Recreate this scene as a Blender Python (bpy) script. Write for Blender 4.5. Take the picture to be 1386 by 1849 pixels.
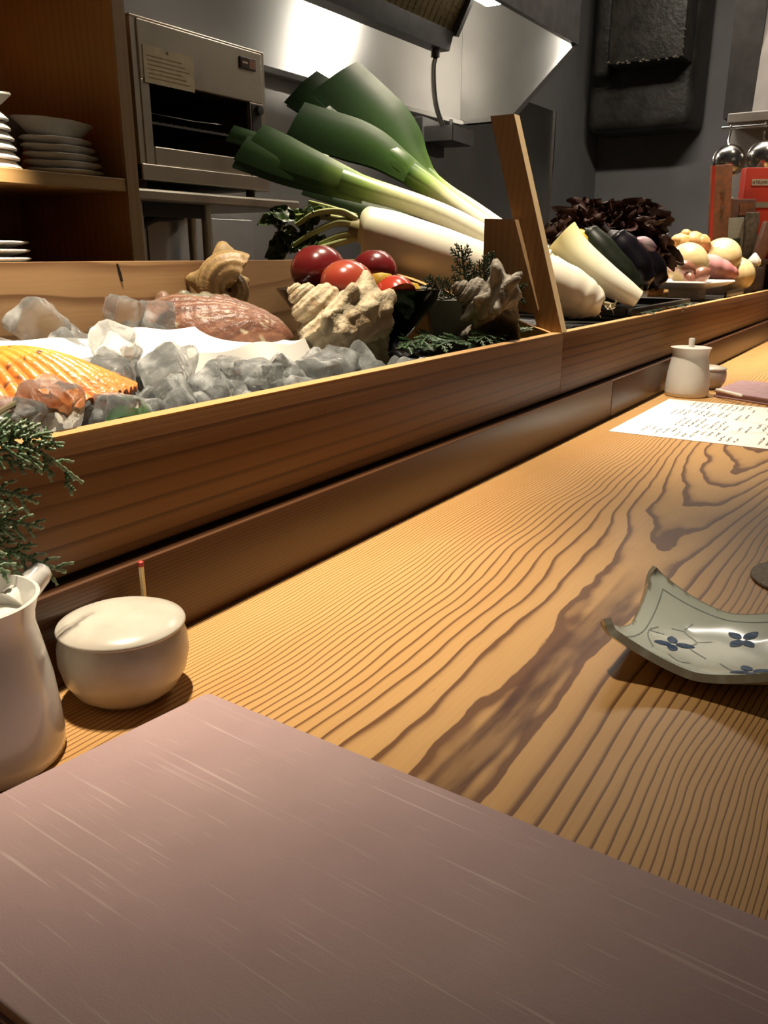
import bpy, bmesh, math, random
from mathutils import Vector, Matrix, noise as mnoise

S = bpy.context.scene
for o in list(bpy.data.objects):
    bpy.data.objects.remove(o)
COL = S.collection

# ------------------------------------------------------------------ camera
cam_d = bpy.data.cameras.new('camera')
cam_d.sensor_fit = 'VERTICAL'
cam_d.sensor_height = 36.0
cam_d.lens = 1480.0 / 1849.0 * 36.0
cam_d.clip_start = 0.01
cam = bpy.data.objects.new('camera', cam_d)
COL.objects.link(cam)
PITCH, YAW = math.radians(17.4245), math.radians(32.991)
FW = Vector((math.cos(PITCH)*math.cos(YAW), math.cos(PITCH)*math.sin(YAW), -math.sin(PITCH)))
RT = Vector((math.sin(YAW), -math.cos(YAW), 0))
UP = RT.cross(FW)
m4 = Matrix((RT, UP, -FW)).transposed().to_4x4()
m4.translation = (0, 0, 0.24)
cam.matrix_world = m4
S.camera = cam

# ------------------------------------------------------------------ world, exposure, lights
S.view_settings.view_transform = 'Standard'
S.view_settings.look = 'None'
S.view_settings.gamma = 1.0
S.view_settings.exposure = 0.0
S.view_settings.use_curve_mapping = False
S.cycles.max_bounces = 10
S.cycles.transparent_max_bounces = 24
S.cycles.sample_clamp_indirect = 4.0
S.cycles.caustics_reflective = False
S.cycles.caustics_refractive = False

W = bpy.data.worlds.new('dim_room'); S.world = W
W.use_nodes = True
W.node_tree.nodes['Background'].inputs[0].default_value = (1.0, 0.80, 0.62, 1)
W.node_tree.nodes['Background'].inputs[1].default_value = 0.03

def spot(name, loc, target, power, angle, blend=1.0, color=(1.0, 0.80, 0.56), radius=0.03):
    d = bpy.data.lights.new(name, 'SPOT')
    d.energy = power; d.spot_size = math.radians(angle); d.spot_blend = blend
    d.color = color; d.shadow_soft_size = radius
    o = bpy.data.objects.new(name, d); COL.objects.link(o)
    o.location = loc
    o.rotation_euler = (Vector(target) - Vector(loc)).to_track_quat('-Z', 'Y').to_euler()
    return o

def area(name, loc, target, power, sx, sy, color=(1.0, 0.85, 0.65)):
    d = bpy.data.lights.new(name, 'AREA'); d.shape = 'RECTANGLE'
    d.energy = power; d.size = sx; d.size_y = sy; d.color = color
    o = bpy.data.objects.new(name, d); COL.objects.link(o)
    o.location = loc
    o.rotation_euler = (Vector(target) - Vector(loc)).to_track_quat('-Z', 'Y').to_euler()
    return o

WARM = (1.0, 0.86, 0.66)
spot('spot_ice', (0.47, 0.56, 1.75), (0.46, 0.60, 0.1), 260, 34, 1.0, WARM)
spot('spot_counter', (0.43, 0.50, 1.80), (0.43, 0.48, 0.0), 112, 35, 1.0, WARM)
spot('spot_case', (1.22, 0.58, 1.75), (1.22, 0.58, 0.1), 290, 40, 1.0, WARM)
spot('spot_onion', (2.10, 0.54, 1.75), (2.15, 0.48, 0.1), 400, 46, 1.0, WARM)
spot('spot_shelf', (0.82, 1.05, 1.70), (0.85, 1.46, 0.41), 1300, 15, 1.0, WARM)
area('dining_glow', (0.6, -1.6, 1.5), (0.7, 0.4, 0.1), 0.9, 1.6, 0.8, (1.0, 0.82, 0.62))
area('kitchen_fill', (3.0, 0.90, 2.05), (3.6, 1.05, 0.0), 46, 1.1, 0.12, (1.0, 0.91, 0.78))  # unseen fill light added to brighten the kitchen walls and steel
spot('spot_far', (2.75, 0.10, 1.80), (2.80, 0.45, 0.35), 70, 40, 1.0, WARM)

# ------------------------------------------------------------------ materials
class V:
    """a socket with arithmetic: every operator adds a Math node"""
    def __init__(s, nt, k): s.nt, s.k = nt, k
    def _m(s, op, *a):
        n = s.nt.nodes.new('ShaderNodeMath'); n.operation = op
        for i, x in enumerate((s,) + a):
            if isinstance(x, V): s.nt.links.new(x.k, n.inputs[i])
            else: n.inputs[i].default_value = x
        return V(s.nt, n.outputs[0])
    def __add__(s, o): return s._m('ADD', o)
    def __sub__(s, o): return s._m('SUBTRACT', o)
    def __mul__(s, o): return s._m('MULTIPLY', o)
    def __truediv__(s, o): return s._m('DIVIDE', o)
    def abs(s): return s._m('ABSOLUTE')
    def pow(s, o): return s._m('POWER', o)
    def fract(s): return s._m('FRACT')
    def mx(s, o): return s._m('MAXIMUM', o)
    def mn(s, o): return s._m('MINIMUM', o)
    def sqrt(s): return s._m('SQRT')
    def ss(s, a, b):
        n = s.nt.nodes.new('ShaderNodeMapRange'); n.interpolation_type = 'SMOOTHSTEP'
        s.nt.links.new(s.k, n.inputs[0])
        n.inputs[1].default_value = a; n.inputs[2].default_value = b
        return V(s.nt, n.outputs[0])

class Mat:
    def __init__(s, name):
        s.m = bpy.data.materials.new(name); s.m.use_nodes = True
        s.nt = s.m.node_tree
        s.b = s.nt.nodes['Principled BSDF']
        s._co = None
    def co(s):
        if s._co is None:
            t = s.nt.nodes.new('ShaderNodeTexCoord'); s._co = t.outputs['Object']
        return s._co
    def xyz(s):
        n = s.nt.nodes.new('ShaderNodeSeparateXYZ'); s.nt.links.new(s.co(), n.inputs[0])
        return [V(s.nt, n.outputs[i]) for i in range(3)]
    def vec(s, x, y, z):
        n = s.nt.nodes.new('ShaderNodeCombineXYZ')
        for i, q in enumerate((x, y, z)):
            if isinstance(q, V): s.nt.links.new(q.k, n.inputs[i])
            else: n.inputs[i].default_value = q
        return n.outputs[0]
    def noise(s, vec=None, scale=5.0, detail=2.0, rough=0.5, dist=0.0):
        n = s.nt.nodes.new('ShaderNodeTexNoise')
        s.nt.links.new(vec or s.co(), n.inputs['Vector'])
        n.inputs['Scale'].default_value = scale; n.inputs['Detail'].default_value = detail
        n.inputs['Roughness'].default_value = rough; n.inputs['Distortion'].default_value = dist
        return V(s.nt, n.outputs[0])
    def mix(s, f, a, b):
        n = s.nt.nodes.new('ShaderNodeMix'); n.data_type = 'RGBA'
        if isinstance(f, V): s.nt.links.new(f.k, n.inputs[0])
        else: n.inputs[0].default_value = f
        for i, c in ((6, a), (7, b)):
            if isinstance(c, (tuple, list)): n.inputs[i].default_value = (*c[:3], 1)
            else: s.nt.links.new(c, n.inputs[i])
        return n.outputs[2]
    def mul(s, a, b, f=1.0):
        n = s.nt.nodes.new('ShaderNodeMix'); n.data_type = 'RGBA'; n.blend_type = 'MULTIPLY'
        n.inputs[0].default_value = f
        for i, c in ((6, a), (7, b)):
            if isinstance(c, (tuple, list)): n.inputs[i].default_value = (*c[:3], 1)
            else: s.nt.links.new(c, n.inputs[i])
        return n.outputs[2]
    def attr(s, name='Col'):
        n = s.nt.nodes.new('ShaderNodeAttribute'); n.attribute_name = name
        return n.outputs['Color']
    def color(s, c):
        if isinstance(c, (tuple, list)): s.b.inputs['Base Color'].default_value = (*c[:3], 1)
        else: s.nt.links.new(c, s.b.inputs['Base Color'])
        return s
    def set(s, **kw):
        names = dict(rough='Roughness', metal='Metallic', spec='Specular IOR Level', coat='Coat Weight',
                     coat_r='Coat Roughness', trans='Transmission Weight', ior='IOR', sheen='Sheen Weight',
                     sss='Subsurface Weight', aniso='Anisotropic', anr='Anisotropic Rotation')
        for k, v in kw.items():
            i = s.b.inputs[names[k]]
            if isinstance(v, V): s.nt.links.new(v.k, i)
            else: i.default_value = v
        return s
    def bump(s, h, strength=0.3, dist=0.001):
        n = s.nt.nodes.new('ShaderNodeBump')
        n.inputs['Strength'].default_value = strength; n.inputs['Distance'].default_value = dist
        s.nt.links.new(h.k, n.inputs['Height'])
        s.nt.links.new(n.outputs[0], s.b.inputs['Normal'])
        return s

def plain(name, a, b=None, scale=30, rough=0.5, metal=0.0, bump=0.0, bscale=None, bdist=0.001, detail=3, **kw):
    m = Mat(name)
    if b is None: b = tuple(c*0.85 for c in a)
    m.color(m.mix(m.noise(scale=scale, detail=detail).ss(0.3, 0.7), a, b))
    m.set(rough=rough, metal=metal, **kw)
    if bump: m.bump(m.noise(scale=bscale or scale*2, detail=3), bump, bdist)
    return m.m

def vcol(name, rough=0.45, var=0.12, scale=60, bump=0.0, bscale=120, bdist=0.001, **kw):
    m = Mat(name)
    f = m.noise(scale=scale, detail=3)
    m.color(m.mul(m.attr(), m.mix(f, (1-var*2,)*3, (1.0,)*3)))
    m.set(rough=rough, **kw)
    if bump: m.bump(m.noise(scale=bscale, detail=4), bump, bdist)
    return m.m

def wood(name, light, dark, per_m, along='X', across='Z', warp=0.004, wfreq=2.5, rough=0.45, blotch=None, width=0.55, tilt=0.0, coat=0.0, soft=0.25):
    m = Mat(name); ax = dict(zip('XYZ', m.xyz()))
    a, c = ax[along], ax[across]
    o = ax[[k for k in 'XYZ' if k not in (along, across)][0]]
    wv = m.noise(m.vec(a*wfreq, c*7.0, o*7.0), scale=1.0, detail=2.0)
    w2 = m.noise(m.vec(a*wfreq*4, c*16.0, o*16.0), scale=1.0, detail=1.0)
    u = (c + o*0.6 + a*tilt + (wv-0.5)*warp*4 + (w2-0.5)*warp*0.5) * per_m
    p = u.fract()
    line = p.ss(1-width, 0.95) * (p*-1 + 1.0).ss(0.0, 0.06)
    strength = m.noise(m.vec(a*1.0, u*0.45, 0.0), scale=1.0, detail=2.0).ss(0.25, 0.7)
    fib = m.noise(m.vec(a*6, c*420, o*420), scale=1.0, detail=2.0)
    col = m.mix(line*(strength*0.7+0.3), light, dark)
    col = m.mul(col, m.mix(fib, (0.80, 0.78, 0.74), (1.0, 1.0, 1.0)))
    if blotch:
        bl = m.noise(m.vec(a*3, c*14, o*14), scale=1.0, detail=4.0).ss(0.42, 0.72)
        col = m.mix(bl*0.55, col, blotch)
    m.color(col); m.set(rough=rough, coat=coat, coat_r=0.25)
    m.bump(fib, 0.12, 0.0006)
    return m.m

def counter_wood():
    m = Mat('counter_cathedral_grain')
    x, y, z = m.xyz()
    w1 = m.noise(m.vec(x*2.2, y*3.0, 3.3), scale=1.0, detail=2.0)
    w2 = m.noise(m.vec(x*9.0, y*22.0, 7.7), scale=1.0, detail=2.0)
    w3 = m.noise(m.vec(x*40.0, y*60.0, 1.7), scale=1.0, detail=2.0)
    yc = y - 0.158 + (w1-0.5)*0.050 + (w2-0.5)*0.010
    ay = (yc*yc + 0.00012).sqrt() - 0.011
    neg = (yc*-1).ss(0.0, 0.03)
    ay = ay*(neg*0.35+1.0)
    f = ay*26.0 + ay*ay*250.0 + ay*ay*ay*2000.0
    g = x.ss(0.55, 1.25)*5.2
    near = (ay*-14.0+1.0).mx(0.0)
    u = f - g + (w2-0.5)*1.7*near + (w3-0.5)*0.22*near + 0.62
    p = u.fract()
    edge = (p*-1.0 + 1.0).ss(0.0, 0.06)
    wide = p.ss(0.64, 0.93)*edge
    broad = p.ss(0.30, 0.95)*edge*near*0.45
    line = (wide + broad).mn(1.0)
    fib = m.noise(m.vec(x*5, y*500, 0.0), scale=1.0, detail=3.0)
    big = m.noise(m.vec(x*1.5, y*9.0, 0.0), scale=1.0, detail=2.0)
    light = m.mix(big.ss(0.3, 0.7), (0.60, 0.350, 0.138), (0.53, 0.295, 0.108))
    col = m.mix(line*0.92, light, (0.120, 0.043, 0.014))
    streak = (yc.abs()*-1 + 0.014 + (w2-0.5)*0.016).ss(0.0, 0.005)*(x*-1 + 0.64).ss(0.0, 0.10)
    heart = m.noise(m.vec(x*14.0, y*90.0, 5.0), scale=1.0, detail=3.0).ss(0.35, 0.75)
    col = m.mix(streak*(heart*0.55+0.45), col, (0.070, 0.020, 0.009))
    fleck = m.noise(m.vec(x*55, y*520, 2.0), scale=1.0, detail=1.0).ss(0.74, 0.80)
    col = m.mix(fleck*0.35, col, (0.25, 0.10, 0.03))
    col = m.mul(col, m.mix(fib, (0.84, 0.82, 0.78), (1, 1, 1)))
    m.color(col)
    m.set(rough=m.noise(scale=14, detail=2)*0.15+0.36, spec=0.30)
    m.bump(line*-0.6 + fib*0.5, 0.10, 0.0006)
    return m.m

def cloth(name, base, dark, slub):
    m = Mat(name); x, y, z = m.xyz()
    t = x + y*-0.045
    s1 = m.noise(m.vec(t*400, y*9, z*2), scale=1.0, detail=2.0)
    long_ = s1.ss(0.62, 0.74)
    s2 = m.noise(m.vec(t*800, y*24, z*2), scale=1.0, detail=2.0)
    short = s2.ss(0.64, 0.74)
    mot = m.noise(scale=38, detail=3)
    grain = m.noise(m.vec(t*1500, y*700, z*200), scale=1.0, detail=1.0)
    col = m.mix(mot, base, dark)
    col = m.mix(grain*0.35, col, dark)
    col = m.mix((long_*0.30 + short*0.18).mn(1.0), col, slub)
    m.color(col)
    m.set(rough=0.62, sheen=0.12, spec=0.35)
    m.bump(grain + s1*0.6, 0.22, 0.0006)
    return m.m

def steel(name, *ar, metal=1.0, **kw):
    m = steel_(name, *ar, **kw); m.set(metal=metal); return m.m

def steel_(name, a=(0.62, 0.60, 0.57), b=(0.45, 0.43, 0.40), rough=0.30, vert=True, dirt=0.0, aniso=0.0):
    m = Mat(name); x, y, z = m.xyz()
    br = m.noise(m.vec(x*6, y*6, z*90) if vert else m.vec(x*2.0, y*2.0, z*160), scale=1.0, detail=2.0)
    mo = m.noise(scale=3.0, detail=3)
    col = m.mix(mo.ss(0.3, 0.7), a, b)
    if dirt:
        col = m.mix(m.noise(scale=9.0, detail=5).ss(0.5, 0.8)*dirt, col, (0.10, 0.07, 0.045))
    m.color(col)
    m.set(metal=1.0, rough=br*0.06 + (rough-0.03))
    if aniso:
        m.set(aniso=aniso)
        m.nt.links.new(m.vec(0.0, 0.0, 1.0), m.b.inputs['Tangent'])
    return m

def glassy(name, tint, ior=1.31, rough=0.06, clear=0.35, milk=0.12, bscale=60):
    # part glass, part clear, with milky clouds
    m = Mat(name); nt = m.nt
    m.color(tint); m.set(trans=1.0, ior=ior, rough=rough)
    m.bump(m.noise(scale=bscale, detail=3), 0.25, 0.003)
    tr = nt.nodes.new('ShaderNodeBsdfTransparent'); tr.inputs[0].default_value = (0.96, 0.97, 0.97, 1)
    df = nt.nodes.new('ShaderNodeBsdfDiffuse'); df.inputs[0].default_value = (0.85, 0.87, 0.86, 1)
    cl = m.noise(scale=bscale*0.9, detail=4).ss(0.45, 0.75)*milk + milk*0.25
    a = nt.nodes.new('ShaderNodeMixShader'); a.inputs[0].default_value = clear
    b = nt.nodes.new('ShaderNodeMixShader'); nt.links.new(cl.k, b.inputs[0])
    out = nt.nodes['Material Output']
    nt.links.new(m.b.outputs[0], a.inputs[1]); nt.links.new(tr.outputs[0], a.inputs[2])
    nt.links.new(a.outputs[0], b.inputs[1]); nt.links.new(df.outputs[0], b.inputs[2])
    nt.links.new(b.outputs[0], out.inputs['Surface'])
    return m.m

MT = {}
MT['counter'] = counter_wood()
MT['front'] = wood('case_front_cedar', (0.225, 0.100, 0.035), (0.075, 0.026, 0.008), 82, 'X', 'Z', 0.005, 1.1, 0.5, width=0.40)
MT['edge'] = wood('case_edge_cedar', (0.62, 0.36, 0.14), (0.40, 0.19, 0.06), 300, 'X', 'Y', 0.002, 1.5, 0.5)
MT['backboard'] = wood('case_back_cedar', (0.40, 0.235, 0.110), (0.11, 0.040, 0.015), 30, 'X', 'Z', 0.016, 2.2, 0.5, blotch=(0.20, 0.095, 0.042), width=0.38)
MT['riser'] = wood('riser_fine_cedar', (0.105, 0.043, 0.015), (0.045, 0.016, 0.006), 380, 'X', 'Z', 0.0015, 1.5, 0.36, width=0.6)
MT['ply'] = wood('cabinet_plywood', (0.42, 0.20, 0.065), (0.34, 0.15, 0.045), 45, 'Z', 'Y', 0.01, 2.0, 0.5)
MT['plyface'] = wood('cabinet_edge_wood', (0.40, 0.25, 0.105), (0.33, 0.19, 0.075), 60, 'Z', 'X', 0.006, 2.0, 0.5)
MT['shelfwood'] = wood('shelf_edge_wood', (0.50, 0.30, 0.12), (0.42, 0.24, 0.09), 60, 'X', 'Z', 0.006, 2.0, 0.45)
MT['stand'] = wood('stand_board', (0.38, 0.235, 0.115), (0.30, 0.175, 0.08), 110, 'Z', 'Y', 0.003, 2.0, 0.55)
MT['standedge'] = wood('stand_ply_edge', (0.66, 0.49, 0.28), (0.36, 0.22, 0.10), 300, 'Z', 'X', 0.001, 1.0, 0.6)
MT['darkwood'] = plain('dark_plinth', (0.06, 0.03, 0.015), (0.04, 0.02, 0.01), 20, 0.6)
MT['mauve'] = cloth('mauve_slub_cloth', (0.46, 0.315, 0.305), (0.375, 0.25, 0.24), (0.80, 0.68, 0.62))
MT['mauvefar'] = plain('mauve_cloth_far', (0.42, 0.255, 0.27), (0.36, 0.21, 0.225), 60, 0.6, bump=0.1)
MT['pages'] = plain('cream_pages', (0.72, 0.66, 0.55), None, 200, 0.7)
MT['porcelain'] = plain('white_porcelain', (0.80, 0.78, 0.73), (0.76, 0.74, 0.69), 12, 0.14, coat=0.3, coat_r=0.05)
MT['matteporc'] = plain('satin_porcelain', (0.74, 0.70, 0.64), (0.70, 0.66, 0.60), 14, 0.36)
MT['stoneware'] = plain('cream_stoneware', (0.58, 0.53, 0.45), (0.51, 0.46, 0.38), 55, 0.27, bump=0.12, bscale=260, bdist=0.0006)
MT['greyware'] = plain('grey_stoneware', (0.36, 0.34, 0.30), (0.28, 0.26, 0.23), 40, 0.4, bump=0.1)
MT['plate_white'] = plain('white_plate_glaze', (0.82, 0.80, 0.75), (0.76, 0.73, 0.67), 25, 0.28)
MT['paper'] = plain('menu_paper', (0.84, 0.82, 0.77), (0.82, 0.80, 0.75), 10, 0.7)
MT['ink'] = plain('grey_ink', (0.05, 0.048, 0.045), (0.10, 0.095, 0.09), 300, 0.8)
MT['faintink'] = plain('faint_brown_ink', (0.58, 0.54, 0.48), (0.64, 0.60, 0.54), 100, 0.8)
MT['pinkink'] = plain('pale_pink_ink', (0.80, 0.60, 0.56), (0.84, 0.68, 0.64), 100, 0.8)
MT['blue'] = plain('cobalt_blue_brush', (0.035, 0.065, 0.14), (0.12, 0.17, 0.26), 160, 0.5, spec=0.1)
MT['greyline'] = plain('grey_brush_line', (0.24, 0.27, 0.25), (0.34, 0.36, 0.33), 160, 0.2)
MT['brownrim'] = plain('iron_brown_rim', (0.10, 0.065, 0.03), (0.22, 0.19, 0.13), 140, 0.25)
MT['coaster'] = plain('grey_fleck_coaster', (0.30, 0.245, 0.19), (0.20, 0.16, 0.12), 260, 0.8, bump=0.5, bscale=300, bdist=0.002)
MT['lacquer'] = plain('black_lacquer', (0.006, 0.006, 0.006), (0.010, 0.009, 0.008), 10, 0.12)
MT['blackmatte'] = plain('black_tray', (0.016, 0.015, 0.014), (0.024, 0.022, 0.02), 30, 0.35)
MT['tomato'] = vcol('tomato_skin', 0.24, 0.05, 30, coat=0.15, coat_r=0.12, sss=0.04)
MT['cutskin'] = plain('cut_tomato_skin', (0.46, 0.05, 0.025), (0.42, 0.04, 0.02), 30, 0.2)
MT['flesh'] = plain('tomato_flesh', (0.46, 0.05, 0.025), (0.55, 0.14, 0.06), 60, 0.2, bump=0.3, bscale=120)
MT['lemon'] = plain('yellow_rind', (0.62, 0.40, 0.05), (0.56, 0.34, 0.04), 40, 0.32, bump=0.25, bscale=400)
MT['daikon'] = vcol('daikon_skin', 0.38, 0.06, 30, bump=0.1, bscale=60, sss=0.08)
MT['leek'] = vcol('leek_skin', 0.36, 0.10, 90, bump=0.05, bscale=80)
MT['leaf'] = vcol('leaf_green', 0.42, 0.25, 120, bump=0.3, bscale=200)
MT['lettuce'] = vcol('lettuce_leaf', 0.55, 0.25, 90, bump=0.4, bscale=150)
MT['eggplant'] = plain('eggplant_skin', (0.006, 0.005, 0.008), (0.010, 0.008, 0.012), 30, 0.28, spec=0.3)
MT['zucchini'] = plain('dark_green_skin', (0.008, 0.010, 0.006), (0.012, 0.016, 0.008), 60, 0.35, spec=0.3)
MT['calyx'] = plain('eggplant_cap', (0.05, 0.035, 0.05), (0.03, 0.04, 0.03), 60, 0.5)
MT['myoga'] = vcol('purple_white_bud', 0.35, 0.1, 60)
MT['onion'] = vcol('onion_skin', 0.33, 0.12, 40, bump=0.1)
MT['ginger'] = plain('ginger_skin', (0.60, 0.36, 0.14), (0.46, 0.25, 0.09), 60, 0.5, bump=0.3, bscale=120)
MT['cypress'] = vcol('cypress_scales', 0.42, 0.15, 200)
MT['twig'] = plain('cypress_twig', (0.10, 0.11, 0.04), (0.14, 0.10, 0.05), 200, 0.6)
MT['ice'] = glassy('clear_ice', (0.97, 0.985, 0.98), 1.31, 0.012, 0.26, 0.32)
MT['icebed'] = glassy('crushed_ice_bed', (0.95, 0.97, 0.97), 1.31, 0.10, 0.25, 0.95)
MT['sazae'] = vcol('chalky_turban_shell', 0.75, 0.22, 150, bump=0.8, bscale=160, bdist=0.003)
MT['conch'] = vcol('grey_turban_shell', 0.7, 0.25, 110, bump=0.8, bscale=170, bdist=0.003)
MT['ochre'] = vcol('ochre_turban_shell', 0.5, 0.2, 90, bump=0.5, bscale=150, bdist=0.002)
MT['abalone'] = vcol('abalone_shell', 0.46, 0.30, 150, bump=0.7, bscale=140, bdist=0.003)
MT['scallop'] = vcol('orange_scallop_shell', 0.34, 0.22, 180, bump=0.5, bscale=260, bdist=0.0015)
MT['match'] = plain('match_wood', (0.90, 0.78, 0.48), (0.84, 0.70, 0.40), 80, 0.6)
MT['red'] = plain('match_head_red', (0.45, 0.02, 0.01), (0.35, 0.015, 0.01), 80, 0.5)
MT['steelwall'] = steel('brushed_steel_wall', (0.50, 0.48, 0.45), (0.42, 0.40, 0.37), 0.40, True, 0.0, 0.7)
MT['steelhood'] = steel('brushed_steel_hood', (0.70, 0.68, 0.65), (0.62, 0.60, 0.57), 0.36, True, 0.0, 0.8)
MT['steeloven'] = steel('worn_oven_steel', (0.60, 0.54, 0.43), (0.48, 0.43, 0.34), 0.36, False, 0.35, metal=0.72)
MT['steelpol'] = steel('polished_steel', (0.68, 0.66, 0.63), (0.58, 0.56, 0.53), 0.18)
MT['palemetal'] = plain('pale_worn_metal', (0.50, 0.46, 0.42), (0.40, 0.37, 0.33), 12, 0.45, 0.25)
MT['gunmetal'] = plain('dark_grey_metal', (0.11, 0.105, 0.10), (0.085, 0.08, 0.075), 20, 0.45, 0.6)
MT['brass'] = steel('greasy_baffle_metal', (0.55, 0.43, 0.24), (0.40, 0.30, 0.16), 0.28, True, 0.3)
MT['oveninside'] = plain('oven_cavity', (0.012, 0.010, 0.008), (0.02, 0.016, 0.012), 20, 0.5)
MT['sticker'] = plain('faded_cream_sticker', (0.70, 0.60, 0.38), (0.60, 0.50, 0.30), 60, 0.6)
MT['badge'] = plain('dark_red_badge', (0.10, 0.035, 0.025), (0.07, 0.03, 0.02), 60, 0.35)
MT['wallgrey'] = plain('grey_paint', (0.20, 0.195, 0.19), (0.17, 0.165, 0.16), 4, 0.75)
MT['soot'] = plain('sooty_black_duct', (0.020, 0.018, 0.016), (0.045, 0.04, 0.034), 9, 0.5, bump=0.4, bscale=30, bdist=0.01)
MT['sootgrey'] = plain('sooty_tape', (0.05, 0.045, 0.035), (0.022, 0.02, 0.016), 14, 0.5, bump=0.5, bscale=45, bdist=0.01)
MT['foil'] = plain('torn_foil_tape', (0.22, 0.19, 0.14), (0.05, 0.04, 0.03), 60, 0.5, 0.3)
MT['hose'] = plain('brown_rubber_hose', (0.035, 0.022, 0.013), None, 40, 0.6)
MT['kraft'] = plain('orange_brown_packet', (0.42, 0.165, 0.075), (0.26, 0.13, 0.075), 55, 0.5, bump=0.2, bscale=80)
MT['redpack'] = plain('red_packet', (0.72, 0.085, 0.055), (0.62, 0.06, 0.04), 12, 0.35)
MT['bookbrown'] = plain('brown_book', (0.20, 0.105, 0.075), (0.15, 0.075, 0.055), 40, 0.5)
MT['bookgrey'] = plain('grey_green_card', (0.36, 0.35, 0.28), (0.30, 0.29, 0.23), 20, 0.6)
MT['bookdark'] = plain('mottled_dark_book', (0.10, 0.085, 0.06), (0.20, 0.165, 0.12), 70, 0.5)
MT['darkgreen'] = plain('dark_green_print', (0.06, 0.07, 0.05), None, 40, 0.6)
MT['label'] = plain('pale_label', (0.72, 0.66, 0.56), None, 60, 0.6)
MT['plaster'] = plain('ceiling_plaster', (0.10, 0.09, 0.08), None, 5, 0.8)
MT['tile'] = plain('floor_concrete', (0.12, 0.11, 0.10), None, 6, 0.6)
MT['root'] = plain('pale_rootlets', (0.72, 0.62, 0.42), None, 60, 0.6)
MT['stem'] = vcol('daikon_stalk', 0.4, 0.12, 90)

lamp_m = Mat('lamp_glass'); lamp_m.color((1, 1, 1))
lamp_m.b.inputs['Emission Color'].default_value = (1.0, 0.93, 0.80, 1)
lamp_m.b.inputs['Emission Strength'].default_value = 250.0
MT['lamp'] = lamp_m.m

# ------------------------------------------------------------------ mesh tools
class MB:
    def __init__(s): s.v, s.f, s.c, s.mi = [], [], [], []
    def add(s, vs, fs, col=None, mi=0):
        b = len(s.v)
        s.v += [Vector(p) for p in vs]
        s.f += [tuple(b+i for i in f) for f in fs]
        s.mi += [mi]*len(fs)
        if callable(col): s.c += [col(Vector(p)) for p in vs]
        elif isinstance(col, list): s.c += col
        else: s.c += [col or (1, 1, 1)]*len(vs)
        return s

def _root_loc(p):
    v = Vector()
    while p is not None:
        v += p.location; p = p.parent
    return v

def obj(name, mb, material, parent=None, loc=None, smooth=True, angle=40, props=None):
    off = _root_loc(parent) if parent is not None else Vector(loc or (0, 0, 0))
    me = bpy.data.meshes.new(name)
    me.from_pydata([v - off for v in mb.v], [], mb.f)
    if any(c != (1, 1, 1) for c in mb.c):
        a = me.color_attributes.new('Col', 'FLOAT_COLOR', 'POINT')
        a.data.foreach_set('color', [x for c in mb.c for x in (c[0], c[1], c[2], 1.0)])
    mats = material if isinstance(material, (list, tuple)) else [material]
    for m in mats: me.materials.append(MT[m])
    if len(mats) > 1: me.polygons.foreach_set('material_index', mb.mi)
    me.validate()
    bm = bmesh.new(); bm.from_mesh(me)
    bmesh.ops.recalc_face_normals(bm, faces=bm.faces)
    if smooth:
        lim = math.radians(angle)
        for f in bm.faces: f.smooth = True
        for e in bm.edges:
            if len(e.link_faces) == 2 and e.calc_face_angle(0) > lim: e.smooth = False
    bm.to_mesh(me); bm.free()
    o = bpy.data.objects.new(name, me); COL.objects.link(o)
    if parent is not None: o.parent = parent
    elif loc is not None: o.location = loc
    if props:
        for k, v in props.items(): o[k] = v
    return o

def tag(o, label, cat, group=None):
    o['label'] = label; o['category'] = cat
    if group: o['group'] = group
    return o

def thing(name, label, cat, loc=(0, 0, 0), group=None):
    o = bpy.data.objects.new(name, None); o.empty_display_size = 0.02
    COL.objects.link(o); o.location = loc
    return tag(o, label, cat, group)

def struct(name, mb, material, **kw):
    o = obj(name, mb, material, **kw); o['kind'] = 'structure'; return o

def dup(o, loc=None, rot=None, scale=None, label=None):
    r = o.copy(); COL.objects.link(r)
    if loc is not None: r.location = loc
    if rot is not None: r.rotation_euler = rot
    if scale is not None: r.scale = scale
    if label: r['label'] = label
    for ch in list(o.children):
        c = ch.copy(); COL.objects.link(c); c.parent = r
    return r

def box(x0, x1, y0, y1, z0, z1, bev=0.0, seg=2, mb=None, M=None, mi=0, col=None):
    bm = bmesh.new(); bmesh.ops.create_cube(bm, size=1.0)
    for v in bm.verts:
        v.co = Vector(((x0+x1)/2 + v.co.x*(x1-x0), (y0+y1)/2 + v.co.y*(y1-y0), (z0+z1)/2 + v.co.z*(z1-z0)))
    if bev: bmesh.ops.bevel(bm, geom=bm.edges[:], offset=bev, segments=seg, profile=0.5, affect='EDGES')
    bm.verts.index_update()
    vs = [(M @ v.co if M else v.co.copy()) for v in bm.verts]
    fs = [[v.index for v in f.verts] for f in bm.faces]
    bm.free()
    return (mb or MB()).add(vs, fs, col, mi)

def prism(poly, axis, a0, a1, mb=None):
    """polygon in the plane of the two other axes, extruded along axis from a0 to a1"""
    def P(p, a):
        if axis == 'X': return (a, p[0], p[1])
        if axis == 'Y': return (p[0], a, p[1])
        return (p[0], p[1], a)
    n = len(poly)
    vs = [P(p, a0) for p in poly] + [P(p, a1) for p in poly]
    fs = [list(range(n)), list(range(2*n-1, n-1, -1))] + [[i, (i+1) % n, n+(i+1) % n, n+i] for i in range(n)]
    return (mb or MB()).add(vs, fs)

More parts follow.
